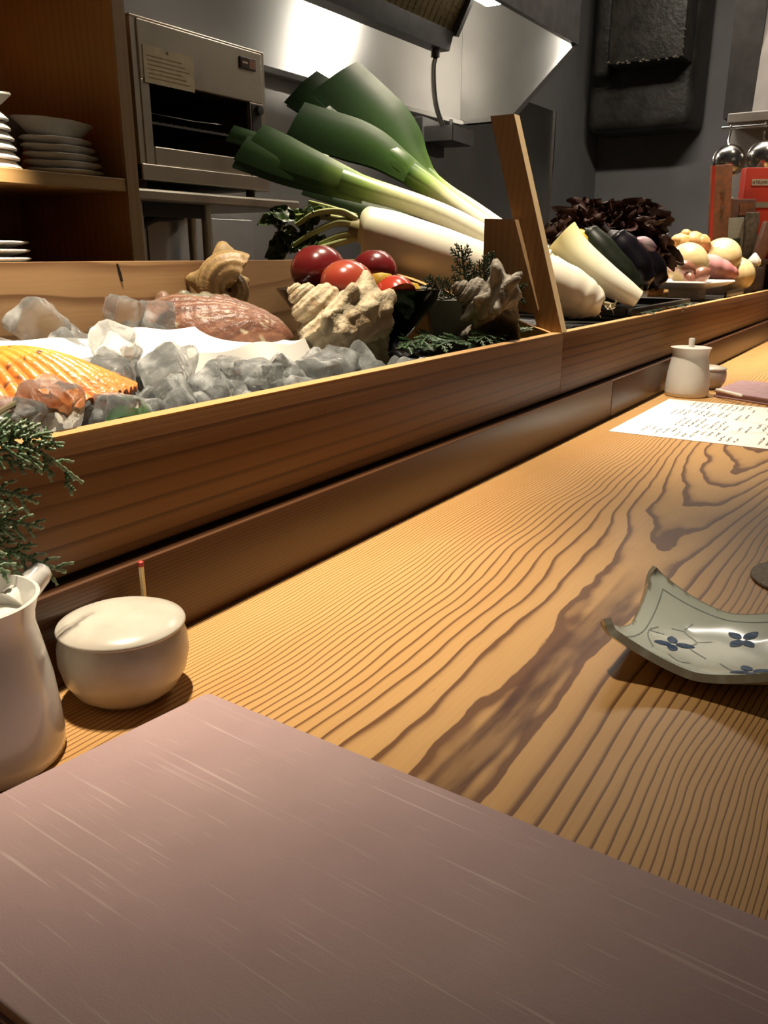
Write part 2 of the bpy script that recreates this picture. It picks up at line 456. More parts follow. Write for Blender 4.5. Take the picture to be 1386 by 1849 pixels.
def lathe(prof, c=(0, 0, 0), seg=48, mb=None, M=None, fn=None, col=None, sx=1.0, sy=1.0):
    c = Vector(c); vs, fs, ring = [], [], []
    for r, z in prof:
        if abs(r) < 1e-6:
            ring.append([len(vs)]); vs.append(Vector((0, 0, z)))
        else:
            k = len(vs); ring.append([k+i for i in range(seg)])
            for i in range(seg):
                a = 2*math.pi*i/seg
                vs.append(Vector((r*math.cos(a)*sx, r*math.sin(a)*sy, z)))
    for A, B in zip(ring, ring[1:]):
        for i in range(seg):
            j = (i+1) % seg
            if len(A) == 1 and len(B) == 1: continue
            if len(A) == 1: fs.append((A[0], B[i], B[j]))
            elif len(B) == 1: fs.append((A[i], B[0], A[j]))
            else: fs.append((A[i], B[i], B[j], A[j]))
    cc = None
    if col: cc = [col(v) for v in vs]
    if fn: vs = [fn(v) for v in vs]
    vs = [(M @ v if M else v) + c for v in vs]
    return (mb or MB()).add(vs, fs, cc)

def frames(path):
    P = [Vector(p) for p in path]; T = []
    for i in range(len(P)):
        a = P[max(i-1, 0)]; b = P[min(i+1, len(P)-1)]
        T.append((b-a).normalized())
    n = T[0].orthogonal().normalized(); N = []
    for t in T:
        n = (n - t*n.dot(t)).normalized(); N.append(n.copy())
    return P, T, N

def tube(path, radii, seg=8, mb=None, col=None, flat=1.0, mi=0, up=None):
    P, T, N = frames(path)
    if not isinstance(radii, (list, tuple)): radii = [radii]*len(P)
    vs, fs, cc = [], [], []
    for i, (p, t, n) in enumerate(zip(P, T, N)):
        if up is not None:
            n = up - t*up.dot(t); n.normalize()
        b = t.cross(n)
        for k in range(seg):
            a = 2*math.pi*k/seg
            vs.append(p + n*math.sin(a)*radii[i]*flat + b*math.cos(a)*radii[i])
            if col: cc.append(col(i/(len(P)-1), p))
    for i in range(len(P)-1):
        for k in range(seg):
            j = (k+1) % seg
            fs.append((i*seg+k, i*seg+j, (i+1)*seg+j, (i+1)*seg+k))
    fs.append(tuple(range(seg-1, -1, -1)))
    fs.append(tuple((len(P)-1)*seg + k for k in range(seg)))
    return (mb or MB()).add(vs, fs, cc or None, mi)

def spline(pts, n):
    P = [Vector(p) for p in pts]; out = []
    P = [P[0]*2-P[1]] + P + [P[-1]*2-P[-2]]
    m = len(P)-3
    for i in range(n+1):
        t = i/n*m; k = min(int(t), m-1); t -= k
        a, b, c, d = P[k:k+4]
        out.append(0.5*((2*b) + (c-a)*t + (2*a-5*b+4*c-d)*t*t + (3*b-a-3*c+d)*t**3))
    return out

def lerp(a, b, t): return tuple(x+(y-x)*t for x, y in zip(a, b))
def ramp(t, stops):
    if t <= stops[0][0]: return stops[0][1]
    for (a, ca), (b, cb) in zip(stops, stops[1:]):
        if t <= b: return lerp(ca, cb, (t-a)/(b-a))
    return stops[-1][1]

def grid(fn, nu, nv, mb=None, col=None, thick=0.0, closed_u=False):
    vs = [[Vector(fn(i/nu, j/nv)) for j in range(nv+1)] for i in range(nu+1)]
    flat = [p for r in vs for p in r]; W_ = nv+1
    fs = [(i*W_+j, (i+1)*W_+j, (i+1)*W_+j+1, i*W_+j+1) for i in range(nu) for j in range(nv)]
    cc = [col(i/nu, j/nv) for i in range(nu+1) for j in range(nv+1)] if col else []
    if thick:
        nor = [Vector() for _ in flat]
        for f in fs:
            n = (flat[f[1]]-flat[f[0]]).cross(flat[f[3]]-flat[f[0]])
            for k in f: nor[k] += n
        b = len(flat)
        low = [p - (n.normalized() if n.length else Vector((0, 0, 1)))*thick for p, n in zip(flat, nor)]
        fs2 = [tuple(b+k for k in reversed(f)) for f in fs]
        rim = [i*W_ for i in range(nu+1)] + [nu*W_+j for j in range(1, nv+1)] + [i*W_+nv for i in range(nu-1, -1, -1)] + [j for j in range(nv-1, 0, -1)]
        side = [(rim[i], rim[(i+1) % len(rim)], b+rim[(i+1) % len(rim)], b+rim[i]) for i in range(len(rim))]
        flat = flat + low; fs = fs + fs2 + side; cc = cc + cc
    return (mb or MB()).add(flat, fs, cc or None)

def orient(zdir, xhint=(1, 0, 0)):
    z = Vector(zdir).normalized(); x = Vector(xhint); x = (x - z*x.dot(z)).normalized()
    return Matrix((x, z.cross(x), z)).transposed()

def nz(p, s): return mnoise.noise(Vector(p)*s)
R = random.Random(7)

# ------------------------------------------------------------------ setting
struct('floor', box(-2, 6.5, -2.5, 2.0, -0.80, -0.75), 'tile', smooth=False)
struct('ceiling', box(-1.0, 5.5, 0.2, 2.0, 2.45, 2.5), 'plaster', smooth=False)
struct('wall_back', box(0.2, 5.45, 1.90, 1.98, -0.75, 2.45), 'wallgrey', smooth=False)
struct('wall_right', box(5.36, 5.45, -1.0, 1.90, -0.75, 2.45), 'wallgrey', smooth=False)
# steel sheet on the kitchen wall
t = thing('steel_splashback', 'brushed steel sheet covering the kitchen wall below the hood', 'wall panel', (1.0, 1.89, 0))
obj('sheet', box(0.9, 4.60, 1.885, 1.898, -0.2, 0.80), 'steelwall', t, smooth=False)
obj('edge_trim', box(4.592, 4.606, 1.875, 1.897, -0.2, 0.98, 0.002), 'steelpol', t, smooth=False)
obj('upper_sheet', box(3.55, 4.592, 1.885, 1.898, 0.80, 0.98), 'steelwall', t, smooth=False)

# ------------------------------------------------------------------ counter and cases
t = thing('wooden_counter', 'long cedar bar counter with bold dark cathedral grain', 'counter', (0.0, 0.0, 0.0))
obj('worktop', box(-0.7, 3.6, -0.32, 0.392, -0.045, 0.0, 0.002), 'counter', t, angle=30)
obj('base_cabinet', box(-0.65, 3.55, -0.05, 0.715, -0.75, -0.0455), 'darkwood', t, smooth=False)
t = thing('counter_riser', 'low fine-grained cedar riser running along the back of the counter', 'riser', (0.0, 0.392, 0.0))
obj('board', box(-0.7, 1.238, 0.388, 0.404, 0.0, 0.0575, 0.0012), 'riser', t, angle=30)
obj('board', box(1.2386, 3.6, 0.3875, 0.404, 0.0, 0.0575, 0.0012), 'riser', t, angle=30)

def case(name, label, x0, x1, zback):
    t = thing(name, label, 'display case', ((x0+x1)/2, 0.56, 0.0))
    b = MB()
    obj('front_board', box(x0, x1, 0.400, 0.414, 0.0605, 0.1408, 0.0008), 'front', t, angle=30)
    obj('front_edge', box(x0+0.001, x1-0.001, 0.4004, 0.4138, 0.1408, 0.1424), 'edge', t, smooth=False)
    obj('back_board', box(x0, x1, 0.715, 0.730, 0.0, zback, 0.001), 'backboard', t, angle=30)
    if x0 < 0:
        bb = t.children[-1]
        obj('crack', prism([(0.5925, 0.2312), (0.5945, 0.2312), (0.5975, 0.2215), (0.5990, 0.2135), (0.5965, 0.2130), (0.5945, 0.2200)], 'Y', 0.7142, 0.7149), 'oveninside', bb, smooth=False)
    obj('floor_panel', box(x0, x1, 0.4145, 0.7145, 0.060, 0.072), 'darkwood', t, smooth=False)
    obj('plinth', box(x0, x1, 0.4045, 0.7145, 0.0, 0.0600), 'darkwood', t, smooth=False)
    return t
c1 = case('ice_case', 'open cedar display case filled with ice and seashells', -0.35, 1.050, 0.2335)
obj('end_panel', prism([(0.4145, 0.0722), (0.4145, 0.1425), (0.7145, 0.2330), (0.7145, 0.0722)], 'X', 1.036, 1.0495), 'edge', c1, smooth=False)
c2 = case('vegetable_case', 'cedar display case heaped with vegetables right of the wooden stand', 1.0506, 3.3, 0.2335)
obj('inner_floor', box(1.052, 3.29, 0.4146, 0.7144, 0.0722, 0.132), 'blackmatte', c2, smooth=False)

# slim wooden stand on the case edge
t = thing('wooden_stand', 'tall slim plywood stand leaning back on the case edge beside the leeks', 'stand', (1.058, 0.42, 0.1426))
A = [Vector((1.045, 0.4005, 0.1426)), Vector((1.045, 0.4345, 0.1426)), Vector((1.062, 0.4345, 0.1426)), Vector((1.062, 0.4005, 0.1426))]
dv = Vector((0.028, 0.095, 0.272))
mb = MB().add(A + [p+dv for p in A], [(3, 2, 1, 0), (4, 5, 6, 7), (0, 1, 5, 4), (1, 2, 6, 5), (2, 3, 7, 6), (3, 0, 4, 7)], mi=0)
mb.mi = [0, 0, 0, 0, 1, 1]
obj('upright_board', mb, ['stand', 'standedge'], t, smooth=False)
obj('support_leg', prism([(0.4350, 0.1645), (0.4350, 0.1700), (0.4745, 0.284), (0.5180, 0.286), (0.5180, 0.1775)], 'X', 1.0435, 1.0555), 'stand', t, smooth=False)

# ------------------------------------------------------------------ ice case contents
def rock(seed, sx, sy, sz, rough=0.10, sub=3):
    bm = bmesh.new(); bmesh.ops.create_cube(bm, size=2.0)
    bmesh.ops.subdivide_edges(bm, edges=bm.edges[:], cuts=5, use_grid_fill=True)
    off = Vector((seed*3.1, seed*1.7, seed*0.9))
    for v in bm.verts:
        p = v.co.copy(); q = p.normalized()
        m_ = max(abs(p.x), abs(p.y), abs(p.z))
        s4 = (abs(p.x)**8 + abs(p.y)**8 + abs(p.z)**8) ** 0.125
        w = p/s4
        w *= 1 + rough*mnoise.noise(q*1.6+off) + rough*0.35*mnoise.noise(q*4+off)
        v.co = Vector((w.x*sx, w.y*sy, w.z*sz))
    vs = [v.co.copy() for v in bm.verts]; bm.verts.index_update()
    fs = [[v.index for v in f.verts] for f in bm.faces]; bm.free()
    return MB().add(vs, fs)

ICE_LABEL = 'clear ice cube in the loose heap filling the cedar case'
cubes = []
for k in range(6):
    o = obj('ice_cube', rock(k+1, 0.0150+0.002*(k % 3), 0.0140+0.0015*(k % 2), 0.0135+0.002*((k+1) % 3), 0.24), 'ice', None, (0, 0, 0), angle=60)
    tag(o, ICE_LABEL, 'ice cube', 'ice cubes in the case'); cubes.append(o)
used = 0
AREA = ICE_LABEL
def ice(x, y, z, s=1.0, label=None, rot=None, k=None):
    global used
    rot = rot or (R.uniform(-0.9, 0.9), R.uniform(-0.9, 0.9), R.uniform(0, 6.28))
    if k is None: k = used % 6
    if used < 6 and label is None:
        o = cubes[used]; o.location = (x, y, z); o.rotation_euler = rot; o.scale = (s,)*3
    else:
        o = dup(cubes[k], (x, y, z), rot, (s,)*3, label)
        if label and 'group' in o: del o['group']
    if label is None: o['label'] = AREA
    used += 1
    return o
AREA = 'clear ice cube in the low heap between the white tray and front board'
# front strip of cubes between tray and front board
x = 0.30
while x < 0.74:
    for y in (0.434, 0.466, 0.500, 0.534):
        if x < 0.375 and y > 0.44: continue
        if x > 0.60 and y > 0.49: continue
        ice(x+R.uniform(-.007, .007), y+R.uniform(-.006, .006), 0.1165+R.uniform(-.004, .008) - (0.004 if y < 0.45 else 0), R.uniform(0.95, 1.2))
    x += 0.0335
AREA = 'clear ice cube lying loose on top of the heap before the tray'
# second loose layer
for x, y, z, s in ((0.408, .512, .143, 1.0), (.432, .548, .147, 1.05), (.470, .520, .146, 1.1), (.503, .545, .146, .95), (.535, .510, .140, 1.0),
                   (.560, .470, .138, 1.05), (.520, .462, .137, 1.0), (.592, .452, .137, 1.15), (.630, .463, .135, 1.1), (.665, .455, .132, 1.1), (.47, .468, .137, 1.0),
                   (.430, .470, .136, .9), (.640, .495, .132, .9)):
    ice(x, y, z, s)
ice(.455, .560, .1660, 1.12, 'tall upright clear ice cube standing against the white tray', (0.5, 0.5, 0.6), 2)
# behind the tray
AREA = 'clear ice cube between the white tray and the case back board'
for x, y, z, s in ((.385, .665, .155, 1.2), (.43, .68, .150, 1.1), (.50, .68, .152, 1.2), (.545, .685, .150, 1.1), (.47, .655, .150, 1.1), (.60, .685, .150, 1.1), (.575, .668, .158, 1.1), (.34, .65, .15, 1.2)):
    ice(x, y, z, s)
ice(.470, .684, .1800, 1.25, 'pointed ice cube peaking above the far rim of the white tray', (0.6, 0.3, 0.3), 0)
ice(.562, .672, .1790, 1.10, 'ice cube tinted by the red thing behind, left of abalone', (0.2, 0.1, 0.4), 1)
ice(.588, .658, .1765, 1.15, 'rounded ice cube touching the left tip of the abalone', (0.1, 0.3, 1.0), 3)
# bed below the cubes
bed = obj('crushed_ice', grid(lambda u, v: (0.22+0.62*u, 0.4150+0.299*v, 0.104 + 0.012*nz((u*26, v*13, 0), 1.0) + 0.02*max(0, v-0.6)), 70, 36, thick=0.02), 'icebed', None, (0.5, 0.55, 0.08))
bed['kind'] = 'stuff'; tag(bed, 'crushed ice bed lying under the loose ice cubes', 'ice')

# long white tray
def tray_fn(u, v):
    x = 0.300 + 0.382*u
    wob = 0.004*math.sin(u*17+v*3) + 0.003*math.sin(u*31+1)
    edge = abs(v-0.5)*2
    y = 0.622 - 0.040*u + (v-0.5)*0.080*(1+0.05*math.sin(u*9))
    end = max(0.0, (u-0.93)/0.07)
    z = 0.1450 + 0.010*edge**3 + wob*0.55*edge**2 + 0.004*end**2 + 0.015*v
    return (x, y, z)
tr = obj('serving_tray', grid(tray_fn, 72, 18, thick=0.020), 'plate_white', None, (0.49, 0.60, 0.125), angle=70)
tag(tr, 'long white ceramic tray with wavy rim lying on the ice', 'tray')
def tray_foot():
    mb = MB()
    vs = []
    return grid(lambda u, v: (0.32+0.352*u, 0.5935-0.037*u + (0.006+0.045*v), 0.116), 30, 4, thick=-0.022)
obj('foot', tray_foot(), 'plate_white', tr)

# orange scallop
def scallop():
    hinge = Vector((0.318, 0.564, 0.1390)); d = Vector((0.14, -0.99, 0)).normalized(); s = Vector((0.99, 0.14, 0))
    n = 22; A0 = math.radians(52)
    def fn(u, v):
        a = (u-0.5)*2*A0; rr = 0.122*(0.90+0.10*math.cos(a*1.2))*v
        rib = math.cos(a/A0*n*math.pi)
        rise = 0.040*math.sin(math.pi*min(1.0, v*0.80+0.12))*math.cos(a*1.25)
        z = rise + 0.0021*rib*v**0.6 + 0.0008*nz((u*90, v*60, 1), 1.0)*v
        tilt = 0.012*(u-0.5)
        return hinge + d*(rr*math.cos(a)) + s*(rr*math.sin(a)*1.06) + Vector((0, 0, z + tilt*0))
    def col(u, v):
        a = (u-0.5)*2; rib = math.cos(a*n*math.pi)*0.5+0.5
        band = 0.5+0.5*mnoise.noise(Vector((v*9, a*1.2, 4)))
        spk = mnoise.noise(Vector((u*60, v*26, 2)))
        yel, org, red = (0.86, 0.46, 0.07), (0.80, 0.215, 0.035), (0.42, 0.075, 0.02)
        c = lerp(yel, org, min(1, max(0, 0.15+1.25*(v-0.30)+0.7*(band-0.5) - 0.35*(rib-0.5))))
        c = lerp(c, red, 0.55*(1-rib)**1.5)
        if spk > 0.36: c = lerp(c, (0.16, 0.05, 0.03), min(1, (spk-0.36)*4))
        return c
    return grid(fn, 330, 70, col=col, thick=0.0025)
o = obj('scallop_shell', scallop(), 'scallop', None, (0.36, 0.53, 0.14), angle=80)
tag(o, 'bright orange ribbed scallop shell on ice at the left edge', 'shell')
ice(.297, .4330, .1500, 1.05, 'ice cube tinted orange resting against the scallop shell', (0.25, 0.1, 0.5), 4)
ice(.268, .4400, .1450, 1.1, 'ice cube over green leaves at the left end of case', (0.2, 0.0, 0.2), 5)
ice(.352, .4340, .1380, 0.95, 'ice cube over green leaf right of the scallop', (0.1, 0.2, 0.2), 3)

# abalone
def abalone():
    c = Vector((0.658, 0.648, 0.1580)); ax = (RT*0.97 + Vector((0, 0, -0.10)) + FW*-0.12).normalized()
    upv = UP*0.86 - FW*0.50; upv = (upv - ax*upv.dot(ax)).normalized(); sd = upv.cross(ax)
    L, Wd, Hh = 0.086, 0.045, 0.038
    def shape(px, py):
        r2_ = min(1.0, px*px+py*py)
        k = (1.0 - 0.30*max(0.0, px)**2 - 0.12*px)
        x = px*L; y = py*Wd*k
        rad = math.hypot(px-1.05, py*0.6)
        gl = 0.0003*math.sin(34*rad+3*nz((px*2, py*3, 1), 1.0)) + 0.0022*nz((px*2, py*3, 3), 1.0) + 0.0004*math.sin(math.atan2(py, 1.15-px)*46)
        knob = 0.0
        for i in range(6):
            kx = -0.97+0.27*i; ky = 0.50*math.sqrt(max(0, 1-kx*kx*0.98)) + 0.03
            d2 = ((px-kx)**2*L*L + (py-ky)**2*Wd*Wd)/((0.0062-0.0004*i)**2)
            knob += (0.0150-0.0019*i)*math.exp(-d2) - 0.007*math.exp(-d2*7)
        groove = -0.0030*math.exp(-((py-0.52*math.sqrt(max(0, 1-px*px)))/0.10)**2)
        h = math.sqrt(max(0.0, 1-r2_*0.99))
        return c + ax*x + sd*y + upv*(h*Hh*(1-0.15*px) + (gl + groove)*min(1.0, h*2) + knob)
    def fn(u, v):
        a = 2*math.pi*u
        return shape(math.cos(a)*v, math.sin(a)*v)
    def col(u, v):
        a = 2*math.pi*u; px, py = math.cos(a)*v, math.sin(a)*v
        n1 = mnoise.noise(Vector((px*2.0, py*3.0, 1))); n2 = mnoise.noise(Vector((px*5+3, py*12, 8)))
        th = math.atan2(py, 1.15-px)
        st = mnoise.noise(Vector((th*16, px*1.2, 2)))
        base = lerp((0.24, 0.100, 0.058), (0.21, 0.150, 0.095), min(1, max(0, 0.15+1.1*py+0.7*n1)))
        base = lerp(base, (0.40, 0.20, 0.12), max(0, min(1, st*1.6)))
        base = lerp(base, (0.13, 0.055, 0.035), max(0, min(0.7, -st*1.5)))
        if py > 0.0: base = lerp(base, (0.22, 0.25, 0.18), max(0, min(0.7, (n1+0.25)*1.6)))
        if n2 > 0.42: base = lerp(base, (0.58, 0.50, 0.33), min(0.9, (n2-0.42)*7))
        return base
    return grid(fn, 200, 80, col=col, thick=0.003)
o = obj('abalone_shell', abalone(), 'abalone', None, (0.705, 0.64, 0.13), angle=80)
tag(o, 'large reddish brown abalone shell with a row of knobs behind the tray', 'shell')

# spiral turban shells
def turban(M, c, scale, A0=0.62, turns=3.4, spines=9, sp_amp=0.55, last=1.35, per=84, nphi=56, seed=0, pal=None, H=1.80, a=0.60, b=0.66, phs=0.62, gth=1.85, rough=0.035, row2=0.0, a_end=None):
    kk = math.log(gth)/(2*math.pi); TH = 2*math.pi*turns; n = int(per*turns)
    vs, fs, cc = [], [], []
    for i in range(n+1):
        th = TH*i/n; s = math.exp(kk*(th-TH)); back = (TH-th)/(2*math.pi)
        for j in range(nphi):
            ph = 2*math.pi*j/nphi
            rad = 1.0
            sm = ((th*spines/(2*math.pi)) % 1.0)-0.5
            if back < last:
                fade = min(1, (last-back)/0.25)
                rad += fade*sp_amp*math.exp(-((ph-phs)/0.26)**2)*math.exp(-(sm/0.20)**2)
                if row2: rad += fade*row2*math.exp(-((ph-(2*math.pi-0.25))/0.22)**2)*math.exp(-(sm/0.18)**2)
            rad += 0.040*math.cos(11*ph) + 0.05*math.exp(-((ph-phs)/0.3)**2)
            rad += 0.018*math.sin(th*46+3*math.cos(ph))
            pr = s*(A0 + a*math.cos(ph)*rad); pz = s*(-H + b*math.sin(ph)*rad)
            p = Vector((pr*math.cos(th), pr*math.sin(th), pz))
            q = p*2.2 + Vector((seed, seed*2, 0))
            p *= 1 + rough*mnoise.noise(q) + rough*0.5*mnoise.noise(q*4)
            vs.append(M @ (p*scale) + c)
            g = mnoise.noise(q*1.5)*0.5+0.5; g2 = mnoise.noise(q*5+Vector((5, 1, 2)))
            col_ = lerp(pal[0], pal[1], g); kb = 0.80+0.20*math.cos(11*ph); col_ = tuple(q_*kb for q_ in col_)  # kb darkens the troughs between ridges: groove shade painted into the colour
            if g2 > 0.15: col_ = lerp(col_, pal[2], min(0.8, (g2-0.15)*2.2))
            if math.sin(ph) < -0.3: col_ = lerp(col_, pal[2], 0.25)  # shade along the whorl suture, also painted in
            cc.append(col_)
    for i in range(n):
        for j in range(nphi):
            k = (j+1) % nphi
            fs.append((i*nphi+j, i*nphi+k, (i+1)*nphi+k, (i+1)*nphi+j))
    # recessed mouth
    b0 = n*nphi; cen = sum((vs[b0+j] for j in range(nphi)), Vector())/nphi
    prev = [b0+j for j in range(nphi)]
    th = TH; back_dir = (M @ Vector((math.sin(th), -math.cos(th), 0)))*scale*0.35
    for f_, dp in ((0.86, 0.0), (0.70, 0.6), (0.3, 1.0)):
        cur = []
        for j in range(nphi):
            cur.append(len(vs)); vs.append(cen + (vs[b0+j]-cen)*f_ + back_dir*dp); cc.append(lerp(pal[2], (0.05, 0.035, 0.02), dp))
        for j in range(nphi):
            k = (j+1) % nphi; fs.append((prev[j], prev[k], cur[k], cur[j]))
        prev = cur
    fs.append(tuple(prev))
    return MB().add(vs, fs, cc)
MX = lambda zdir, xh, ang=0.0: orient(zdir, xh) @ Matrix.Rotation(ang, 3, 'Z')
SAND = [(0.66, 0.52, 0.32), (0.76, 0.66, 0.46), (0.40, 0.25, 0.12)]
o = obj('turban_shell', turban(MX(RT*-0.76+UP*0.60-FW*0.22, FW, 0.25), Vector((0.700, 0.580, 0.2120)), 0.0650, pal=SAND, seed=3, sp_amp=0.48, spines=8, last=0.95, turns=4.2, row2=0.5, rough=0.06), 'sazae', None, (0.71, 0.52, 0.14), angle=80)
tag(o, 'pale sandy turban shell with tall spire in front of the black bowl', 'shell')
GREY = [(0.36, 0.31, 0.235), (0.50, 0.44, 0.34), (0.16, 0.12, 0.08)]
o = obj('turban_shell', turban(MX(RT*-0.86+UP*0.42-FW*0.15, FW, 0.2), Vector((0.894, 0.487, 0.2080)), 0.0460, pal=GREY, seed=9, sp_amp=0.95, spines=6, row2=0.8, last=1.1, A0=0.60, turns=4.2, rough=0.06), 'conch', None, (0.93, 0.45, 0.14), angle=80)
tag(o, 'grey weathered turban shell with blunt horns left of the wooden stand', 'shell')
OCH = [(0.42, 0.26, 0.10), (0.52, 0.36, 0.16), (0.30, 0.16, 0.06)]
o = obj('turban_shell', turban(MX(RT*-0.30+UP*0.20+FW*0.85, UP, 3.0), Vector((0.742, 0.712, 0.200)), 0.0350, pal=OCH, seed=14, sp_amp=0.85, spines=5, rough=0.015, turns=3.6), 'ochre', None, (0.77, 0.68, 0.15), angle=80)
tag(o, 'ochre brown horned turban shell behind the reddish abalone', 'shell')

# black bowl with tomatoes
BC = (0.868, 0.598, 0.118)
prof = [(0, 0.0), (0.032, 0.0), (0.034, 0.004), (0.045, 0.010), (0.068, 0.034), (0.088, 0.060), (0.1035, 0.0805), (0.1045, 0.0825), (0.1025, 0.0825), (0.086, 0.063), (0.064, 0.040), (0.040, 0.020), (0, 0.014)]
bowl = obj('lacquer_bowl', lathe(prof, BC, 72), 'lacquer', None, BC, angle=50)
tag(bowl, 'wide black lacquer bowl holding tomatoes on the ice', 'bowl')
def tomato(c, r, squash=0.86, seed=0, col=(0.19, 0.014, 0.016), rot=0.0, tilt=(0, 0, 1)):
    M = orient(tilt)
    pr = [(0, -0.80)] + [(math.sin(a)*1.0, -math.cos(a)) for a in [math.pi*k/22 for k in range(2, 21)]] + [(0.06, 0.86), (0, 0.82)]
    def fn(v):
        a = math.atan2(v.y, v.x); k = 1+0.022*math.cos(5*a+seed)*max(0.0, 1-abs(v.z))+0.015*math.cos(2*a+seed*2)
        return Vector((v.x*k*r, v.y*k*r, v.z*r*squash))
    def cl(v):
        g = mnoise.noise(v*1.3+Vector((seed, 0, 0)))
        return lerp(col, (min(1, col[0]*1.2), col[1]*1.8+0.01, col[2]*1.5), max(0, min(1, 0.4+g)))
    return lathe(pr, c, 40, fn=fn, M=M, col=cl)
o = obj('tomato', tomato((0.838, 0.640, 0.222), 0.0335, 0.90, 1), 'tomato', None, (0.838, 0.640, 0.19)); tag(o, 'dark red tomato at the left rear of the black bowl', 'tomato')
o = obj('tomato', tomato((0.925, 0.615, 0.219), 0.0300, 0.92, 2), 'tomato', None, (0.925, 0.615, 0.19)); tag(o, 'dark red tomato at the right rear beside the daikon', 'tomato')
cutt = tomato((0.812, 0.577, 0.205), 0.0335, 0.88, 3, (0.36, 0.045, 0.026), tilt=(0.3, -0.2, 1))
o = obj('tomato', cutt, 'tomato', None, (0.812, 0.577, 0.18)); tag(o, 'bright orange-red tomato in front of the two dark tomatoes', 'tomato')
def wedge(c, r, M_, span):
    """a sector cut from a squashed ball: skin outside, two flat flesh faces"""
    mb = MB(); n, m_ = 16, 10; c = Vector(c)
    P = [[c + M_ @ Vector((math.sin(math.pi*i/n)*math.cos(span*(j/m_-0.5))*r, math.sin(math.pi*i/n)*math.sin(span*(j/m_-0.5))*r, -math.cos(math.pi*i/n)*r*0.88)) for j in range(m_+1)] for i in range(n+1)]
    mb.add([p for q in P for p in q], [(i*(m_+1)+j, i*(m_+1)+j+1, (i+1)*(m_+1)+j+1, (i+1)*(m_+1)+j) for i in range(n) for j in range(m_)], mi=0)
    for j in (0, m_):
        rim = [P[i][j] for i in range(n+1)]
        for a, b in zip(rim, rim[1:]):
            ca, cb = c + (a-c)*0.0, c
            mid = lambda q: c.lerp(q, 0.55) + M_ @ Vector((0, (0.0015 if j else -0.0015)*-1, 0))
            mb.add([a, b, mid(b), mid(a)], [(0, 1, 2, 3)], mi=1); mb.add([mid(a), mid(b), c], [(0, 1, 2)], mi=1)
    return mb
Mw = orient((0.80, -0.42, 0.10), (0.30, -0.2, 0.9))
w = obj('tomato_wedge', wedge((0.826, 0.5200, 0.1890), 0.029, Mw, 1.5), ['cutskin', 'flesh'], None, (0.818, 0.530, 0.18), angle=40)
tag(w, 'cut tomato wedge lying flesh up at the front of the bowl', 'tomato')
o = obj('lemon_slice', lathe([(0, -0.018), (0.014, -0.016), (0.017, -0.006), (0.0172, 0.003), (0.012, 0.010), (0, 0.012)], (0.872, 0.570, 0.2075), 28), 'lemon', None, (0.874, 0.575, 0.19))
tag(o, 'yellow citrus piece tucked between tomatoes in the black bowl', 'lemon')
o = obj('citrus_wedge', lathe([(0, -0.014), (0.010, -0.010), (0.013, 0.0), (0.009, 0.006), (0, 0.008)], (0.925, 0.560, 0.1990), 24), 'lemon', None, (0.93, 0.56, 0.19))
tag(o, 'small yellow citrus piece at right inside the black bowl', 'lemon')

# grey square dish behind the conch
t = thing('square_dish', 'grey square ceramic dish right of the black bowl', 'dish', (1.0, 0.52, 0.115))
M = Matrix.Rotation(math.radians(35), 3, 'Z')
def frustum(c, a0, a1, h, wall):
    mb = MB(); c = Vector(c)
    def ringp(a, z): return [c + M @ Vector((sx*a, sy*a*0.8, z)) for sx, sy in ((1, 1), (-1, 1), (-1, -1), (1, -1))]
    vs = ringp(a0, 0) + ringp(a1, h) + ringp(a1-wall, h) + ringp(a0-wall, wall)
    fs = [(0, 1, 2, 3)] + [(k*4+i, k*4+(i+1) % 4, k*4+4+(i+1) % 4, k*4+4+i) for k in range(3) for i in range(4)] + [(15, 14, 13, 12)]
    return mb.add(vs, fs)
obj('body', frustum((0.962, 0.522, 0.112), 0.022, 0.042, 0.074, 0.009), 'greyware', t, smooth=False)

# ------------------------------------------------------------------ cypress sprigs
def sprig(mb_stem, mb_leaf, pts, w0, nside, blen, spread=0.85, normal=Vector((0, -1, 0)), cols=((0.030, 0.095, 0.022), (0.32, 0.42, 0.25)), rr=None, depth=1, r0=0.00115):
    rr = rr or R
    P = spline(pts, 26); L = len(P)-1
    tube(P, [w0*(1-0.75*i/L) for i in range(L+1)], 5, mb_stem)
    def beads(path, r):
        n = max(8, int((path[-1]-path[0]).length/0.0011))
        q = spline(path, n)
        cfn = lambda u, p: lerp(cols[0], cols[1], max(0.0, min(1, (0.25 if (int(u*n) % 2) else 0.0) + u**3*0.9 + 0.25*mnoise.noise(p*300))))
        tube(q, [r*(1.22 if i % 3 else 0.66)*(1-0.30*(i/n)) for i in range(n+1)], 5, mb_leaf, cfn, flat=0.6, up=normal)
    beads([P[int(L*0.35)], P[int(L*0.7)], P[L]], r0*1.3)
    for k in range(nside):
        f = 0.10+0.88*k/nside; i = int(f*L); p = P[i]; tdir = (P[min(i+1, L)]-P[max(i-1, 0)]).normalized()
        side = 1 if k % 2 else -1
        s = tdir.cross(normal).normalized()*side
        l = blen*(1-0.55*f)*rr.uniform(0.8, 1.15)
        d = (tdir*(1.0-spread*0.35) + s*spread + normal*rr.uniform(-0.25, 0.25)).normalized()
        e = p + d*l + tdir*l*0.25 + Vector((0, 0, -0.10*l)); m_ = p + d*l*0.5
        beads([p, m_, e], r0)
        if depth and l > 0.010:
            for j in range(int(l/0.0030)):
                g = 0.15+0.80*j/(l/0.0030)
                pp = p.lerp(e, g); s2 = 1 if j % 2 else -1
                d2 = (d*0.8 + d.cross(normal).normalized()*s2*0.75 + normal*rr.uniform(-0.2, 0.2)).normalized()
                l2 = l*0.42*(1-0.5*g)
                beads([pp, pp+d2*l2*0.55, pp+d2*l2+d*l2*0.15], r0*0.9)
